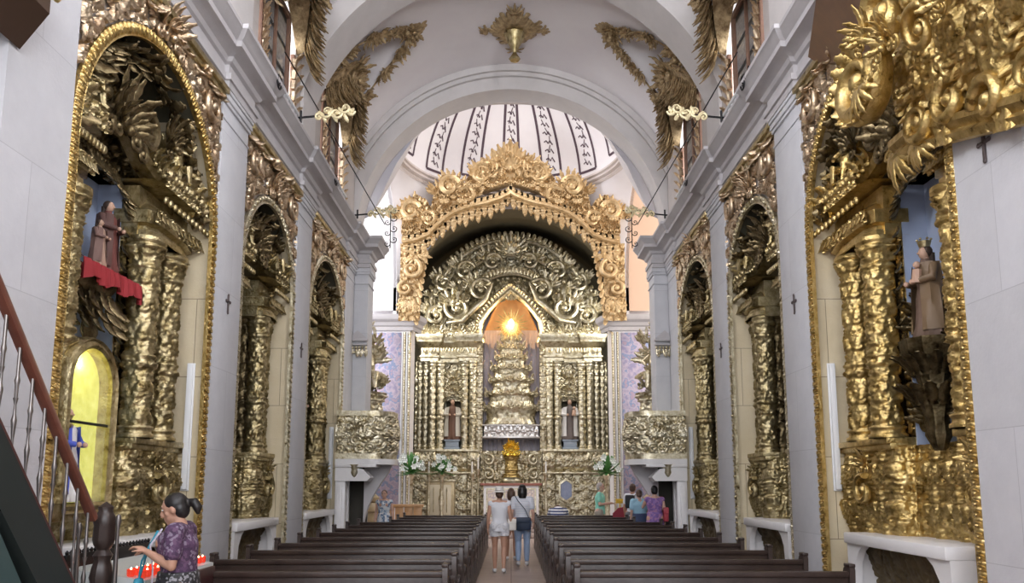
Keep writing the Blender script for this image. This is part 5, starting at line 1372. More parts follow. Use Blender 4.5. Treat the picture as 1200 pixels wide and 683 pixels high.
for k in range(12):
    y = 7.75+1.2*k
    far = k >= 9
    o_ = {0: 'nearest the camera', 11: 'farthest, before the altar'}.get(k, '%s row from the camera' % ordn[k])
    place_pew(-2.80 if far else -3.30, -.60, y, 'dark brown wooden pew left of the aisle, '+o_, 'pews left of the aisle')
    place_pew(.60, 2.85 if far else 3.25, y, 'dark brown wooden pew right of the aisle, '+o_, 'pews right of the aisle')

# ================================================================== PEOPLE
def bake(o):
    dg = bpy.context.evaluated_depsgraph_get(); me = bpy.data.meshes.new_from_object(o.evaluated_get(dg)); old = o.data
    o.modifiers.clear(); o.data = me
    for p in me.polygons: p.use_smooth = True
    return o
def fuse(mb, name, m, parent, vox=.014, smooth=4):
    o = mb.obj(name, m, parent, angle=0); r = o.modifiers.new('r', 'REMESH'); r.mode = 'VOXEL'; r.voxel_size = vox
    sm = o.modifiers.new('s', 'SMOOTH'); sm.iterations = smooth; sm.factor = .5
    return bake(o)
def limb(mb, pts, rad, n=12):
    pts = [Vector(p) for p in pts]; q = []; r = []
    for i in range(len(pts)-1):
        for j in range(5): t = j/5; q.append(pts[i].lerp(pts[i+1], t)); r.append(rad[i]*(1-t)+rad[i+1]*t)
    q.append(pts[-1]); r.append(rad[-1]); mb.tube(q, r, n)
    for p, a in zip(pts, rad): mb.ell(p, a*.99, n)
def hand(mb, wr, d, up, side, s, curl=.6):
    """wr wrist, d pointing direction of the hand, up = back of the hand"""
    d = Vector(d).normalized(); up = Vector(up); up = (up-d*up.dot(d)).normalized(); r = d.cross(up)*side
    wr = Vector(wr); M_ = Matrix((r, d, up)).transposed().to_4x4()
    mb.ell(wr+d*.045*s, (.040*s, .052*s, .018*s), 12, M_)
    for k, (o, L) in enumerate([(.030, .070), (.010, .080), (-.010, .074), (-.029, .058)]):
        p = wr+d*.082*s+r*o*s; pts = [p-d*.02*s, p]; a = 0
        for seg in (.42, .32, .26):
            a += curl*.75; p = p+(d*math.cos(a)-up*math.sin(a))*L*seg*s; pts.append(p)
        limb(mb, pts, [.010*s, .0095*s, .009*s, .008*s, .0065*s], 8)
    p = wr+d*.025*s+r*.033*s; limb(mb, [p, p+(r*.7+d*.5-up*.2).normalized()*.035*s, p+(r*.45+d*.85-up*.45).normalized()*.062*s], [.013*s, .011*s, .008*s], 8)
SKIN = {'tan': mat('skin_tan', (.52,.29,.20), .5), 'light': mat('skin_light', (.62,.38,.29), .5)}
HairB = mat('black_hair', (.012,.010,.010), .4); HairBr = mat('brown_hair', (.08,.04,.025), .45); HairG = mat('grey_hair', (.42,.38,.36), .6)
EyeM = mat('eye_white', (.7,.7,.7), .2); ShoeW = mat('white_shoe', (.75,.75,.76), .5); ShoeK = mat('black_sole', (.03,.03,.03), .6)
def person(label, loc, rz, h, skin, hair, garments, pose={}, vox=.014, hairstyle='short', group=None, female=True, width=1.0, extras=None):
    t = thing('person', label, 'person', loc, rz, group); s = h/1.65
    J = dict(pel=(0, 0, .92), wai=(0, .0, 1.05), che=(0, .0, 1.26), neb=(0, -.01, 1.38), hed=(0, .02, 1.52),
             hL=(-.09, 0, .90), kL=(-.095, .01, .49), aL=(-.095, -.02, .09), tL=(-.105, .13, .03),
             hR=(.09, 0, .90), kR=(.095, .01, .49), aR=(.095, -.02, .09), tR=(.105, .13, .03),
             sL=(-.165, 0, 1.335), eL=(-.215, -.03, 1.08), wL=(-.225, .04, .86), sR=(.165, 0, 1.335), eR=(.215, -.03, 1.08), wR=(.225, .04, .86))
    J.update({k: v for k, v in pose.items() if k not in ('tilt', 'yaw')}); J = {k: Vector(v)*s for k, v in J.items()}; W = width*s
    b = MB()
    limb(b, [J['pel'], J['wai'], J['che']], [.115*W, .105*W, .12*W])
    for a in 'LR':
        sg_ = -1 if a == 'L' else 1
        b.ell(J['h'+a]+Vector((0, -.015, 0))*s, (.10*W, .11*W, .11*W))
        limb(b, [J['h'+a], J['h'+a].lerp(J['k'+a], .5), J['k'+a], J['k'+a].lerp(J['a'+a], .35), J['a'+a]], [.092*W, .075*W, .052*W, .054*s, .034*s])
        limb(b, [J['a'+a]+Vector((0, -.02, -.04))*s, J['t'+a]+Vector((0, -.03, .01))*s, J['t'+a]+Vector((0, .02, .0))*s], [.036*s, .036*s, .024*s])
        limb(b, [J['neb']+Vector((0, 0, -.03))*s, J['s'+a], J['s'+a].lerp(J['e'+a], .5), J['e'+a], J['e'+a].lerp(J['w'+a], .35), J['w'+a]], [.06*s, .055*s, .045*W, .036*s, .037*s, .024*s])
        dd = (J['w'+a]-J['e'+a]).normalized(); up = Vector((sg_, 0, .1)) if dd.z < -.7 else Vector((0, 0, 1))
        hand(b, J['w'+a], dd, up, (1 if dd.z > -.7 else 1)*sg_, s, .5)
    b.ell(J['che'], (.155*W, .105*W, .14*s))
    if female: 
        for q in (-1, 1): b.ell(J['che']+Vector((q*.065, .085, -.01))*s, (.06*W, .055*W, .06*s))
    limb(b, [J['neb'], J['hed']+Vector((0, -.02, -.05))*s], [.052*s, .047*s])
    H = J['hed']; tilt = pose.get('tilt', 0); R = Matrix.Rotation(-tilt, 3, 'X')
    yaw = pose.get('yaw', 0); R = Matrix.Rotation(yaw, 3, 'Z') @ R; R4 = R.to_4x4()
    def hp(x, y, z): return H+(R @ Vector((x, y, z)))*s
    b.ell(hp(0, -.005, .02), (.074*s, .092*s, .098*s), 20, R4); b.ell(hp(0, .03, -.045), (.056*s, .056*s, .062*s), 16, R4); b.ell(hp(0, .066, -.088), (.024*s, .02*s, .02*s), 10, R4)
    b.tube([hp(0, .082, .022), hp(0, .104, -.014), hp(0, .102, -.026), hp(0, .08, -.034)], [.010*s, .014*s, .017*s, .008*s], 8)
    b.ell(hp(0, .084, -.055), (.022*s, .012*s, .007*s), 8, R4); b.ell(hp(0, .082, -.067), (.020*s, .012*s, .008*s), 8, R4); b.ell(hp(0, .078, .042), (.05*s, .012*s, .010*s), 8, R4)
    for q in (-1, 1): b.ell(hp(q*.074, -.002, -.005), (.011*s, .02*s, .032*s), 8, R4); b.ell(hp(q*.045, .05, -.02), (.022*s, .02*s, .022*s), 8, R4)
    fuse(b, 'body', skin, t, vox, 3)
    for q in (-1, 1): m = MB(); m.ell(hp(q*.03, .079, .016), (.012*s, .009*s, .007*s), 8, R4); m.obj('eye', EyeM if vox < .01 else ShoeK, t); m = MB(); m.tube([hp(q*.015, .09, .037), hp(q*.048, .076, .036)], .004*s, 6); m.obj('eyebrow', HairB, t)
    m = MB(); m.ell(hp(0, -.018, .036), (.081*s, .093*s, .091*s), 18, R4); m.ell(hp(0, -.045, -.01), (.078*s, .065*s, .08*s), 14, R4)
    if hairstyle == 'long': m.tube([hp(0, -.05, .03), hp(0, -.07, -.06), hp(0, -.07, -.16)], [.085*s, .092*s, .075*s], 14); m.tube([hp(-.07, -.02, .03), hp(-.078, .0, -.12)], [.03*s, .02*s], 8); m.tube([hp(.07, -.02, .03), hp(.078, .0, -.12)], [.03*s, .02*s], 8)
    if hairstyle == 'ponytail': m.ell(hp(0, -.115, .02), (.025*s, .03*s, .03*s), 12, R4); m.tube([hp(0, -.11, .03), hp(0, -.15, .015), hp(0, -.165, -.04), hp(0, -.155, -.09)], [.02*s, .036*s, .036*s, .012*s], 12)
    if hairstyle == 'bun': m.ell(hp(0, -.10, -.03), (.05*s, .05*s, .05*s), 12, R4)
    fuse(m, 'hair', hair, t, max(.008, vox), 2)
    for g in garments:
        kind = g[0]; mm = g[1]; m = MB(); nm = kind
        if kind in ('shirt', 'vest'):
            hem = g[2] if len(g) > 2 else .86; fl_ = g[3] if len(g) > 3 else 1.0
            p0 = J['pel']+(J['pel']-J['wai']).normalized()*((.92-hem)*s)
            c = [p0, J['pel'], J['wai'], J['che'], J['neb']+Vector((0, 0, -.02))*s]; rx = [.165*fl_, .165, .145, .178, .12]; ry = [.135*fl_, .135, .12, .135, .085]
            if female: ry[3] = .14
            P = np.zeros((len(c)*4-3, 24, 3)); k = 0
            for i in range(len(c)-1):
                for j in range(4 if i < len(c)-2 else 5):
                    q = j/4; cc = c[i].lerp(c[i+1], q); ax = (c[min(i+1, len(c)-1)]-c[max(i, 0)]).normalized(); yv = Vector((1, 0, 0)).cross(ax)*-1
                    q2 = q*q*(3-2*q); a_ = (rx[i]*(1-q2)+rx[i+1]*q2)*W; b_ = (ry[i]*(1-q2)+ry[i+1]*q2)*W
                    for l in range(24):
                        an = 2*PI*l/24; f = 1+.012*math.sin(5*an+k); v = cc+Vector((1, 0, 0))*a_*f*math.cos(an)+yv*b_*f*math.sin(an); P[k, l] = v[:]
                    k += 1
            n0 = m.n; m.grid(P, closev=True, flip=True); m.F.append([n0+i for i in range(23, -1, -1)]); m.F.append([n0+(len(P)-1)*24+i for i in range(24)])
            for a in 'LR':
                m.ell(J['s'+a]+Vector((0, 0, -.01))*s, (.068*W, .068*W, .066*s))
                if kind == 'shirt': limb(m, [J['neb']+Vector((0, 0, -.05))*s, J['s'+a], J['s'+a].lerp(J['e'+a], .62)], [.075*s, .070*W, .062*W])
                else: limb(m, [J['neb']+Vector((0, 0, -.06))*s, J['s'+a]], [.072*s, .055*W])
        elif kind in ('skirt', 'dress_skirt'):
            hem = g[2]*s; P = []
            z0 = J['pel'].z+.12*s
            for i in range(9): q = i/8; z = hem+(z0-hem)*q; r_ = (.235-.075*q)*W; P.append((J['pel'].x, J['pel'].y, z, r_, r_*.86))
            m.loft(P, 28)
        elif kind in ('trousers', 'shorts'):
            m.ell(J['pel']+Vector((0, -.01, -.01))*s, (.168*W, .135*W, .13*s)); 
            for a in 'LR':
                if kind == 'trousers': limb(m, [J['h'+a], J['h'+a].lerp(J['k'+a], .5), J['k'+a], J['k'+a].lerp(J['a'+a], .4), J['a'+a]+Vector((0, 0, .03))*s], [.105*W, .088*W, .066*W, .066*s, .05*s]); m.ell(J['h'+a]+Vector((0, -.03, -.02))*s, (.10*W, .105*W, .11*s))
                else:
                    m.tube([J['h'+a]+Vector((0, 0, .04))*s, J['h'+a].lerp(J['k'+a], .2), J['h'+a].lerp(J['k'+a], .45)], [.108*W, .108*W, .105*W], 16); m.ell(J['h'+a]+Vector((0, -.03, 0))*s, (.10*W, .11*W, .11*s))
        elif kind == 'shoes':
            for a in 'LR':
                m = MB(); p = J['a'+a]; d = (J['t'+a]-p); d.z = 0; d.normalize(); lift = min(p.z, J['t'+a].z+.05*s)-.05*s
                q0 = Vector((p.x, p.y, J['a'+a].z-.045*s)); q1 = Vector((J['t'+a].x, J['t'+a].y, J['t'+a].z+.012*s))
                limb(m, [q0-d*.03*s, q0+d*.03*s, q1-d*.02*s, q1+d*.03*s], [.042*s, .046*s, .044*s, .032*s])
                fuse(m, 'shoe', mm, t, vox, 2)
            continue
        elif kind == 'hat':
            m.lathe([(.0, .155*s), (.05*s, .152*s), (.078*s, .13*s), (.086*s, .07*s), (.088*s, .045*s), (.128*s, .03*s), (.132*s, .036*s), (.09*s, .06*s)], 26, (0, 0, 0)); mb2 = MB(); mb2.merge(m, Matrix.Translation(H+Vector((0, -.015, 0))*s) @ R4); mb2.obj('hat', mm, t)
            m = MB(); m.lathe([(.0885*s, .048*s), (.0895*s, .05*s), (.0885*s, .072*s), (.087*s, .074*s)], 26); m2 = MB(); m2.merge(m, Matrix.Translation(H+Vector((0, -.015, 0))*s) @ R4); m2.obj('hat_band', mat('hat_band', (.35,.32,.3), .7), t); continue
        fuse(m, nm, mm, t, vox, 2)
    if extras: extras(t, J, s)
    return t
def bag(t, c, sx, sy, sz, m, strap=None, sm=None, name='shoulder_bag', lab=None, cat='bag'):
    b = MB(); b.box(c[0]-sx, c[0]+sx, c[1]-sy, c[1]+sy, c[2]-sz, c[2]+sz, min(sx, sy, sz)*.7); b.box(c[0]-sx*.98, c[0]+sx*.98, c[1]-sy-.006, c[1]+sy+.006, c[2]+sz*.1, c[2]+sz*.98, .01)
    r = thing(name, lab, cat, t.location, t.rotation_euler[2]); b.obj('bag_body', m, r)
    if strap: q = MB(); q.tube(strap, .011, 6, .4); q.obj('strap', sm or m, r)
    return r
walk = dict(kL=(-.09, .10, .50), aL=(-.09, .12, .10), tL=(-.10, .27, .05), kR=(.085, .0, .49), aR=(.085, -.16, .13), tR=(.09, -.03, .035))
walk2 = dict(kR=(.09, .08, .50), aR=(.09, .10, .10), tR=(.10, .25, .05), kL=(-.085, .0, .49), aL=(-.085, -.15, .13), tL=(-.09, -.02, .035))
WhiteC = mat('white_cotton', (.78,.79,.84), .85); Striped = pattern('grey_white_stripe', [(.80,.81,.86), (.80,.81,.86), (.62,.66,.76)], 9, .85, 'Z')
p = person('woman in white hat, white sleeveless top and pale shorts walking up the aisle', (-.22, 15.2, 0), 0, 1.60, SKIN['tan'], HairBr,
   [('vest', WhiteC, .80, 1.0), ('shorts', pattern('pale_lace_shorts', [(.72,.72,.75), (.6,.6,.65), (.78,.78,.8)], 40)), ('shoes', ShoeW), ('hat', mat('cream_hat', (.82,.80,.76), .8))], walk, .012, 'bun')
bag(p, (.24, .02, .90), .08, .05, .11, mat('cream_bag', (.78,.75,.70), .6), [(.22, .03, 1.0), (.17, .02, 1.30), (.15, 0, 1.36), (.17, -.03, 1.28), (.22, .0, 1.0)], name='handbag', lab='small cream bag hanging at the right hip of the woman in the white hat')
p = person('woman with black hair in pale striped tee and light blue jeans walking up the aisle', (.23, 16.5, 0), 0, 1.66, SKIN['light'], HairB,
   [('shirt', Striped, .84, 1.0), ('trousers', mat('light_jeans', (.33,.45,.66), .85, var=.2, vscale=8, col2=(.42,.54,.74))), ('shoes', ShoeW)], walk2, .012, 'long')
bag(p, (.02, -.19, .86), .15, .045, .13, mat('navy_bag', (.02,.035,.07), .5), [(.13, -.19, .97), (.05, -.17, 1.15), (-.10, -.13, 1.33), (-.15, -.02, 1.42), (-.10, .13, 1.33), (.03, .17, 1.1), (.14, .12, .98), (.17, -.05, .93), (.15, -.17, .95)], lab='navy blue bag on a long strap across the back of the woman in jeans')
person('person with brown hair and pale top walking ahead between the two women in white', (.0, 17.7, 0), 0, 1.58, SKIN['tan'], HairBr, [('shirt', mat('dusty_top', (.55,.5,.52), .85), .85), ('shorts', mat('tan_shorts', (.5,.42,.36), .85)), ('shoes', ShoeW)], walk, .014, 'long')
person('woman in white and blue floral dress standing under the left pulpit, facing the camera', (-3.07, 19.45, 0), PI, 1.52, SKIN['light'], HairBr, [('vest', pattern('blue_white_floral', [(.7,.72,.75), (.15,.22,.35), (.45,.55,.66), (.78,.78,.8)], 22), .8), ('skirt', bpy.data.materials['blue_white_floral'], .45)], {}, .014, 'bun')
person('grey-haired man in mint green polo shirt standing right of the front pew, looking right', (2.36, 21.36, 0), -PI/2-.25, 1.70, SKIN['light'], HairG, [('shirt', mat('mint_cotton', (.30,.72,.58), .85), .84), ('trousers', mat('beige_trousers', (.40,.36,.30), .85)), ('shoes', ShoeK)], dict(eR=(.22, .02, 1.08), wR=(.16, .25, 1.12), eL=(-.22, .02, 1.08), wL=(-.12, .26, 1.10)), .014, 'short', female=False)
person('person in white tee with black backpack strap, partly hidden at the right', (3.08, 20.35, 0), -.5, 1.67, SKIN['tan'], HairBr, [('shirt', WhiteC, .84), ('trousers', mat('grey_trousers', (.2,.2,.22), .85)), ('shoes', ShoeK)], {}, .014, 'short', female=False)
q = MB(); q.box(-.12, .12, -.27, -.14, 1.05, 1.38, .04); q.tube([(.1, -.14, 1.36), (.12, .0, 1.44), (.11, .15, 1.3), (.12, .13, 1.1)], .018, 6, .4); o = q.obj('backpack', mat('black_fabric', (.03,.03,.035), .8)); o.location = (3.08, 20.35, 0); o.rotation_euler = (0, 0, -.5); tag(o, 'small black backpack worn by the person in the white tee', 'backpack')
person('broad woman in light blue top between the white tee and the purple dress', (3.06, 19.2, 0), .1, 1.53, SKIN['light'], HairBr, [('shirt', mat('light_blue_top', (.36,.60,.76), .85), .78, 1.05), ('skirt', mat('navy_skirt', (.06,.08,.16), .85), .5)], {}, .014, 'bun', width=1.22)
p = person('dark-haired woman in purple patterned dress by the right pulpit doorway', (3.22, 18.05, 0), -.1, 1.63, SKIN['light'], HairB, [('vest', pattern('purple_print', [(.20,.11,.33), (.30,.18,.45), (.42,.22,.40), (.24,.14,.40)], 26), .8), ('skirt', bpy.data.materials['purple_print'], .35), ('shoes', ShoeK)], dict(eL=(-.26, .12, 1.15), wL=(-.12, .20, 1.38)), .014, 'short', width=1.08)
bag(p, (.24, .0, .98), .06, .12, .16, mat('red_bag', (.42,.05,.07), .5), [(.22, .02, 1.1), (.16, .03, 1.36), (.15, -.03, 1.38), (.22, -.04, 1.1)], name='handbag', lab='red bag at the right side of the woman in the purple dress')
seated = dict(pel=(0, 0, .52), wai=(0, .06, .66), che=(0, .20, .86), neb=(0, .32, .96), hed=(0, .45, .93), hL=(-.1, 0, .50), hR=(.1, 0, .50), kL=(-.12, .42, .50), kR=(.12, .42, .50), aL=(-.12, .40, .10), aR=(.12, .40, .10), tL=(-.13, .54, .04), tR=(.13, .54, .04), sL=(-.18, .26, .90), sR=(.18, .26, .90), eL=(-.24, .42, .70), eR=(.24, .42, .70), wL=(-.06, .56, .62), wR=(.06, .56, .62), tilt=.9)
person('person in navy and white striped shirt bent forward on the front right pew', (1.25, 21.12, 0), 0, 1.72, SKIN['tan'], HairBr, [('shirt', pattern('navy_white_stripe', [(.8,.8,.84), (.05,.07,.18)], 4.2, .85, 'Z'), .86, .9), ('trousers', mat('dark_trousers', (.07,.07,.09), .85)), ('shoes', ShoeK)], seated, .014, 'short', female=False, width=1.15)
# woman at the votive stand, facing left
PurP = pattern('purple_print_blouse', [(.065,.035,.075), (.10,.05,.11), (.24,.19,.26), (.08,.04,.09), (.14,.075,.14)], 48)
Seq = pattern('dark_sequin_skirt', [(.02,.02,.025), (.03,.03,.035), (.28,.28,.3), (.02,.02,.02), (.04,.04,.045), (.02,.02,.02)], 60, .5)
vp = dict(che=(0, .02, 1.26), hed=(0, .055, 1.50), neb=(0, .005, 1.38), eL=(-.20, .0, 1.09), wL=(-.10, .21, 1.19), eR=(.20, -.02, 1.09), wR=(.08, .20, 1.16), tilt=.30)
E2 = []
p = person('woman with black ponytail in purple blouse and dark sequinned skirt at the candle stand', (-2.50, 6.12, 0), PI/2+.12, 1.63, SKIN['tan'], HairB, [('shirt', PurP, .86, 1.02), ('skirt', Seq, .25), ('shoes', ShoeK)], vp, .0075, 'ponytail', width=1.08)
q = MB(); 
for x, y_ in ((-.06, .14), (.13, .12)): q.tube([(x, y_-.02, 1.34), (x-.01, y_+.055, 1.22), (x, y_+.03, 1.05), (x, y_+.03, .88)], .012, 6, .3)
q.obj('white_trim', mat('pale_lilac_trim', (.6,.55,.65), .8), p)
b_ = thing('shoulder_bag', 'turquoise and blue cloth bag hanging in front of the woman at the candle stand', 'bag', p.location, PI/2+.12)
TQ = mat('turquoise_cloth', (.05,.32,.45), .7)
q = MB(); q.loft([(.05, .30, .62, .10, .05), (.05, .30, .70, .12, .06), (.05, .30, .85, .10, .05), (.05, .30, .97, .04, .03)], 18); fuse(q, 'bag_body', TQ, b_, .01, 3)
q = MB(); q.tube([(.05, .30, .95), (.0, .27, 1.1), (-.02, .22, 1.2), (.04, .18, 1.32)], .014, 6, .4); q.tube([(.05, .30, .95), (.10, .29, 1.05), (.1, .27, 1.14)], .014, 6, .4); q.obj('strap', TQ, b_)

# ================================================================== STAIRCASE, CANDLE STAND
st = thing('staircase', 'steep wooden staircase with red-brown handrail and turned metal balusters at the left edge', 'staircase', (-3.1, 6.0, 0))
A = Vector((0, -.02, 1.42)); B = Vector((0, -1.95, 3.55))
def onr(q): return A.lerp(B, q)
m = MB(); rail = [onr(q/12) for q in range(13)]; sweep2(m, rail, (1, 0, 0), [(-.03, -.028), (-.035, 0), (-.03, .028), (-.005, .034), (.03, .022), (.036, 0), (.03, -.022), (-.005, -.034), (-.03, -.028)]); m.obj('handrail', WoodR, st)
off = Vector((0, 0, -.74)); m = MB(); m.box(0,0,0,0,0,0) if False else None
sweep2(m, [p+off for p in rail], (1, 0, 0), [(-.03, -.03), (-.03, .03), (.03, .03), (.03, -.03), (-.03, -.03)]); m.obj('lower_rail', mat('dark_red_wood', (.09,.03,.025), .4), st)
prof = [(.010, 0), (.014, .02), (.010, .05), (.008, .12), (.014, .20), (.018, .24), (.009, .28), (.008, .34), (.016, .38), (.010, .36), (.012, .46), (.018, .49), (.011, .52), (.011, .72)]
for k in range(12):
    p_ = onr(.04+k*.083); m = MB(); m.lathe([(r, z) for r, z in prof], 10, (0, p_.y, p_.z-.74)); m.obj('baluster', Steel, st)
m = MB(); s0, s1 = onr(-.02)+off, onr(1)+off
m.prism([(s0.y, s0.z-.02), (s1.y, s1.z-.02), (s1.y, s1.z-.45), (s0.y-.0, s0.z-.45)], 0, -.05, .05); m.obj('stringer', DarkTeal, st)
m = MB(); m.prism([(s0.y-.28, s0.z-.38), (s1.y, s1.z-.40), (s1.y, 0), (s0.y-.28, 0)], 0, -.04, .03)
m.box(-.03, .05, s1.y, s0.y-.35, .78, .82, .01); m.box(-.03, .045, s1.y, s0.y-.33, .0, .12, .01); m.obj('side_panel', Teal, st)
for k in range(9):
    m = MB(); y = -.25-.19*k; z = .42+.21*k; m.box(-.68, -.05, y-.2, y+.03, z-.03, z, .008); m.box(-.68, -.05, y-.0, y+.02, z-.21, z-.03); m.obj('step', Teal, st)
nw = thing('newel_post', 'dark turned newel post at the foot of the staircase', 'newel post', (-3.08, 6.12, 0))
m = MB(); m.lathe([(.085, 0), (.085, .5), (.06, .54), (.075, .6), (.045, .64), (.05, .70), (.075, .76), (.05, .82), (.065, .9), (.085, .98), (.07, 1.06), (.055, 1.1), (.07, 1.14), (.045, 1.18), (.07, 1.22), (.08, 1.26), (.075, 1.36), (.085, 1.40), (.06, 1.45), (.05, 1.47), (.055, 1.50), (.0, 1.54)], 20, rip=.04, nr=8); m.obj('post', mat('very_dark_wood', (.035,.022,.018), .35), nw)
for dx, dz in ((-.16, 1.38), (.13, 1.44)):
    m = MB(); m.lathe([(.012, 0), (.018, .05), (.012, .1), (.01, .7), (.02, .9), (.012, dz-.1), (.022, dz-.04), (.016, dz), (0, dz+.01)], 10, (dx, -.06, 0)); m.obj('metal_finial_rod', Steel, nw)
cs = thing('candle_stand', 'dark votive candle stand with slanted white tray beside the woman at the left', 'candle stand', (-3.12, 7.05, 0))
BlkM = mat('dark_red_metal', (.05,.012,.012), .4)
m = MB(); m.box(-.34, .30, -.75, .72, .0, .90, .02); m.obj('cabinet', BlkM, cs)
m = MB(); m.add([(-.34, -.72, 1.02), (.28, -.72, .93), (.28, .70, .93), (-.34, .70, 1.02), (-.34, -.72, .90), (.28, -.72, .90), (.28, .70, .90), (-.34, .70, .90)], [(0, 1, 2, 3), (4, 7, 6, 5), (0, 4, 5, 1), (1, 5, 6, 2), (2, 6, 7, 3), (3, 7, 4, 0)]); m.obj('white_tray', mat('glossy_white_tray', (.72,.76,.74), .15), cs)
m = MB(); m.box(-.36, -.33, -.75, .72, .9, 1.12, .005); 
for k in range(24): m.lathe([(.012, 1.12), (.016, 1.14), (.0, 1.16)], 8, (-.345, -.72+.061*k, 0))
m.obj('back_rail', Iron, cs)
RedG = mat('red_candle_glass', (.55,.02,.015), .15, emis=(1, .08, .03), es=.35); Fl = mat('flame', (1, .8, .4), .5, emis=(1, .75, .35), es=8)
first = None; n_ = 0
for r_ in range(2):
    for k in range(14):
        loc = (-3.12+.22-.085*r_, 7.05-.66+.095*k, .942+.0125*r_)
        if first is None:
            first = thing('votive_candle', 'small red glass votive candle on the slanted tray of the candle stand', 'candle', loc, 0, 'red votive candles on the stand')
            m = MB(); m.lathe([(.026, 0), (.030, .01), (.032, .055), (.030, .055), (.027, .012), (.0, .01)], 14); rc_ = m.obj('red_cup', RedG, first)
            m = MB(); m.ell((0, 0, .055), (.007, .007, .014), 8); m.obj('flame', Fl, rc_)
        else: dup(first, loc, 0)
# ================================================================== ORGAN LOFTS
ol = thing('organ_loft', 'massive gold carved corbel and scrolled shell of the organ loft, top right corner', 'organ loft', (3.78, 6.0, 4.7))
m = MB(); nu, nv = 220, 150
Yg, Tg = np.meshgrid(np.linspace(-2.5, 1.10, nu), np.linspace(0, 1, nv), indexing='ij')
Xp = -(.05+.72*Tg**1.25)*(1-.0*Yg); Z0 = .05-.30*np.clip(.95-Yg, 0, 3); Zp = Z0+(2.45-Z0)*Tg**.8
endf = np.clip((1.10-Yg)/.5, 0, 1)**.5
Pg = np.stack([Xp*(.55+.45*endf), Yg, Zp], -1); Ng = np.zeros_like(Pg); Ng[..., 0] = -.75; Ng[..., 2] = -.65
relief(m, Pg, Ng, Yg/.8, Tg*3.1, TILES[0], .15); m.obj('carved_coving', G_rich, ol, angle=0)
m = MB()
c = Vector((-.34, 1.02, .72))
volute(m, c+Vector((-.12, .05, .0)), (0, 1, 0), (0, 0, -1), .36, .10, 1.5, ph=PI*1.1, tw=-1, th=1.6, n=50)
volute(m, c+Vector((-.18, -.62, .30)), (0, -1, 0), (0, 0, 1), .30, .09, 1.4, ph=PI*.1, tw=1, th=1.6, n=40)
rs = random.Random(5)
for k in range(13):
    a = -2.6+.36*k; leaf(m, c+Vector((-.15, .27*math.cos(a)*.9, .27*math.sin(a))), (-.35, math.cos(a), math.sin(a)), (-1, 0, 0), .22, .16, .8, 9)
for k in range(14):
    spray(m, c+Vector((-.15-.3*rs.random(), -.35-.25*k*.9, -.25+1.3*rs.random()*((k % 3)/2))), (0, -1, 0), (-.3, rs.uniform(-.5, .5), rs.choice([1, 1, -1])), .30, k, 7, 2)
for k in range(26):
    volute(m, c+Vector((-.25*rs.random()-.05, -.5-.13*k, -.3+1.5*rs.random())), (0, -1, 0), (-.3, 0, 1), rs.uniform(.10, .2), .04, 1.4, ph=rs.uniform(0, 6), tw=rs.choice([-1, 1]), th=1.5, n=24)
for k in range(10):
    volute(m, (-.15, .7-.5*k, .25+.1*(k % 2)-.30*max(0, min(3, .25+.5*k))), (0, -1, 0), (0, 0, 1), .2, .05, 1.4, ph=PI*.5*k, tw=1 if k % 2 else -1, th=1.5, n=24)
spray(m, (-.10, 1.22, .12), (0, -1, 0), (-.2, .2, -1), .38, 3, 9, 2); spray(m, (-.12, .8, .05), (0, -1, 0), (-.2, 0, -1), .3, 4, 8, 1)
m.obj('shell_scroll', G_rich, ol, angle=0)
m = MB(); pth = [Vector((-.02, y, .0-.30*max(0, min(3, .95-y)))) for y in (-4.5, -2.05, .95, 1.25)]; moulding(m, pth[::-1], [(0, 0), (.08, .0), (.12, .06), (.08, .10), (.14, .16), (.14, .22), (0, .26)]); moulding(m, [Vector((-.7, 1.0, 2.25)), Vector((-.7, -4.5, 2.25))], [(0, 0), (.1, 0), (.16, .1), (.16, .25), (0, .3)]); m.obj('gilt_mouldings', G_rich, ol)
# brown soffit wedge beyond the shell
m = MB(); a_, b_, c_, d_ = Vector((-.02, 3.3, 2.12)), Vector((-.02, 1.2, 2.12)), Vector((-.95, 1.35, 2.42)), Vector((-.10, 3.2, 2.2))
m.add([(-.0, 3.1, 2.05), (-.0, .9, .9), (-.80, .9, 2.1), (-.14, 3.1, 2.15), (-.0, 3.1, 2.15), (-.0, .9, 2.2), (-.8, .9, 2.2)], [(0, 1, 2, 3), (0, 3, 4), (1, 5, 6, 2), (3, 2, 6, 5, 4)])
m.obj('brown_soffit', BrownM, ol)
m = MB(); m.box(-1.05, 0, -4.5, 1.5, 2.35, 2.48, .02); m.box(-1.0, -.92, -4.5, 1.45, 2.48, 2.56, .01)
m.obj('loft_floor_edge', mat('grey_green_edge', (.42,.47,.43), .6), ol)
for k in range(12):
    m = MB(); m.lathe([(.03, 2.5), (.05, 2.56), (.02, 2.64), (.045, 2.76), (.02, 2.95), (.03, 3.0)], 10, (-.96, 1.4-.18*k, 0)); m.obj('baluster', Steel, ol)
ll = thing('organ_loft', 'dark wooden corner of the left organ loft with a gilt knob, top left corner', 'organ loft', (-3.78, 4.35, 4.98))
m = MB(); m.add([(0, 1.35, .0), (0, -2, .0), (.30, -2, .2), (.30, 1.2, .2), (0, 1.35, .8), (0, -2, .8), (.30, -2, .8), (.30, 1.2, .8)], [(0, 1, 2, 3), (4, 7, 6, 5), (0, 3, 7, 4), (3, 2, 6, 7), (1, 5, 6, 2)]); m.obj('corner_body', mat('dark_loft_wood', (.07,.04,.025), .45), ll)
m = MB(); moulding(m, [Vector((.02, 1.30, .05)), Vector((.30, 1.17, .2)), Vector((.30, -2, .2))], [(0, 0), (.05, .02), (.06, .08), (0, .12)]); m.obj('dark_edge_moulding', DarkTeal, ll)
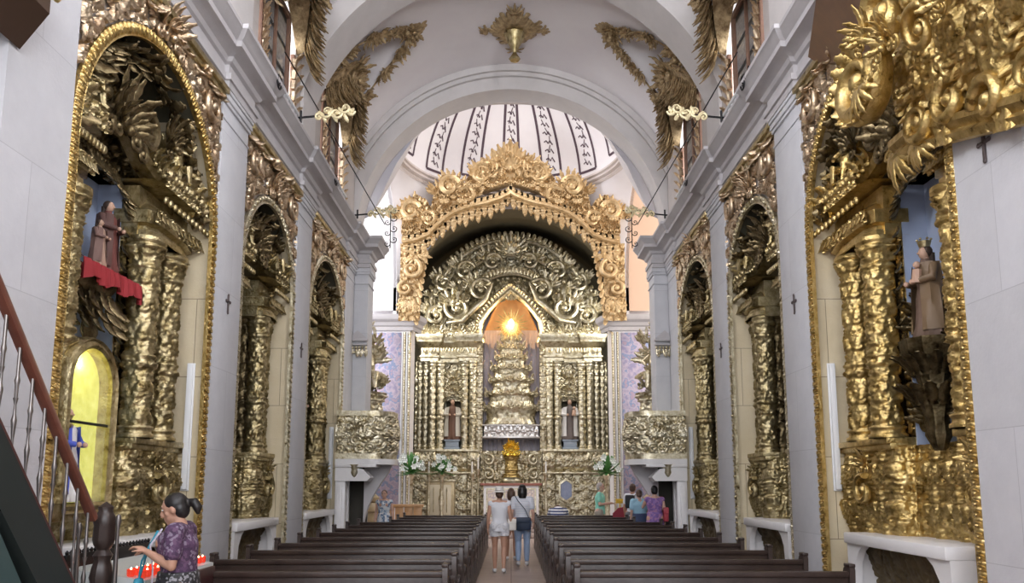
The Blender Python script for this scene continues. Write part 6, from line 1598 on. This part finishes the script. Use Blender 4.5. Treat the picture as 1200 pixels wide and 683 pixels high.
m = MB(); spray(m, (.28, 1.22, .45), (0, -1, 0), (0, 0, 1), .3, 3, 8, 1); m.ell((.3, 1.15, .4), .05, 10); m.obj('gilt_ornament', G_rich, ll)
# ================================================================== LIGHT
w = bpy.data.worlds.new('world'); bpy.context.scene.world = w; w.use_nodes = True
bg = w.node_tree.nodes['Background']; bg.inputs[0].default_value = (.90, .93, 1.0, 1); bg.inputs[1].default_value = 1.0
def area(name, loc, tgt, sx, sy, power, col=(1, 1, 1), spread=None):
    l = bpy.data.lights.new(name, 'AREA'); l.shape = 'RECTANGLE'; l.size = sx; l.size_y = sy; l.energy = power; l.color = col
    if spread: l.spread = spread
    o = bpy.data.objects.new(name, l); C.objects.link(o); o.location = loc
    o.rotation_euler = (Vector(tgt)-Vector(loc)).to_track_quat('-Z', 'Y').to_euler(); return o
cool = (.94, .955, 1.0)
area('west_fill_light', (0, -2.5, 6.0), (0, 20, 8), 5, 6, 400, cool)  # added frontal fill from behind the camera, no window is modelled there
for s in SG:
    for yy, pw in ((-.5, 230), (4.35, 330)):
        area('vault_fill_light', (s*3.8, yy, 8.8), (-s*1.0, yy+6, 11.6), 1.7, 1.8, pw, cool)  # added fill for nave and vault, out of view by the side walls
    area('transept_light', (s*7.5, 22.4, 8.0), (0, 25.5, 6), 4, 5, 560 if s < 0 else 400, (.97, .97, 1) if s < 0 else (1, .93, .85))
    for yy in wyl: area('tribune_light', (s*4.55, yy, 8.6), (0, yy, 9.5), 1.3, 1.6, 100, cool)
area('dome_light', (0, 23, 14.6), (0, 26, 0), 1.4, 1.4, 110, (1, .97, .95))
sc = bpy.context.scene
sc.view_settings.view_transform = 'Standard'; sc.view_settings.look = 'None'; sc.view_settings.gamma = 1; sc.view_settings.exposure = 0.32
sc.view_settings.use_curve_mapping = False

def point(name, loc, p, col, r=.1):
    l = bpy.data.lights.new(name, 'POINT'); l.energy = p; l.color = col; l.shadow_soft_size = r; o = bpy.data.objects.new(name, l); C.objects.link(o); o.location = loc
point('canopy_lamp_light', (oc.x, YR-.75, oc.z), 55, (1, .66, .34), .15)
point('case_lamp_light', (-(WX+.14), 7.42, 2.8), 2.5, (1, .95, .5), .05)

for s in SG: area('altarpiece_fill_light', (s*3.7, 27.4, 7.2), (-s*1.0, 29.8, 4.5), 1.0, 3.0, 110, (1, .97, .92))  # added fill hidden behind the arch piers to brighten the high altarpiece
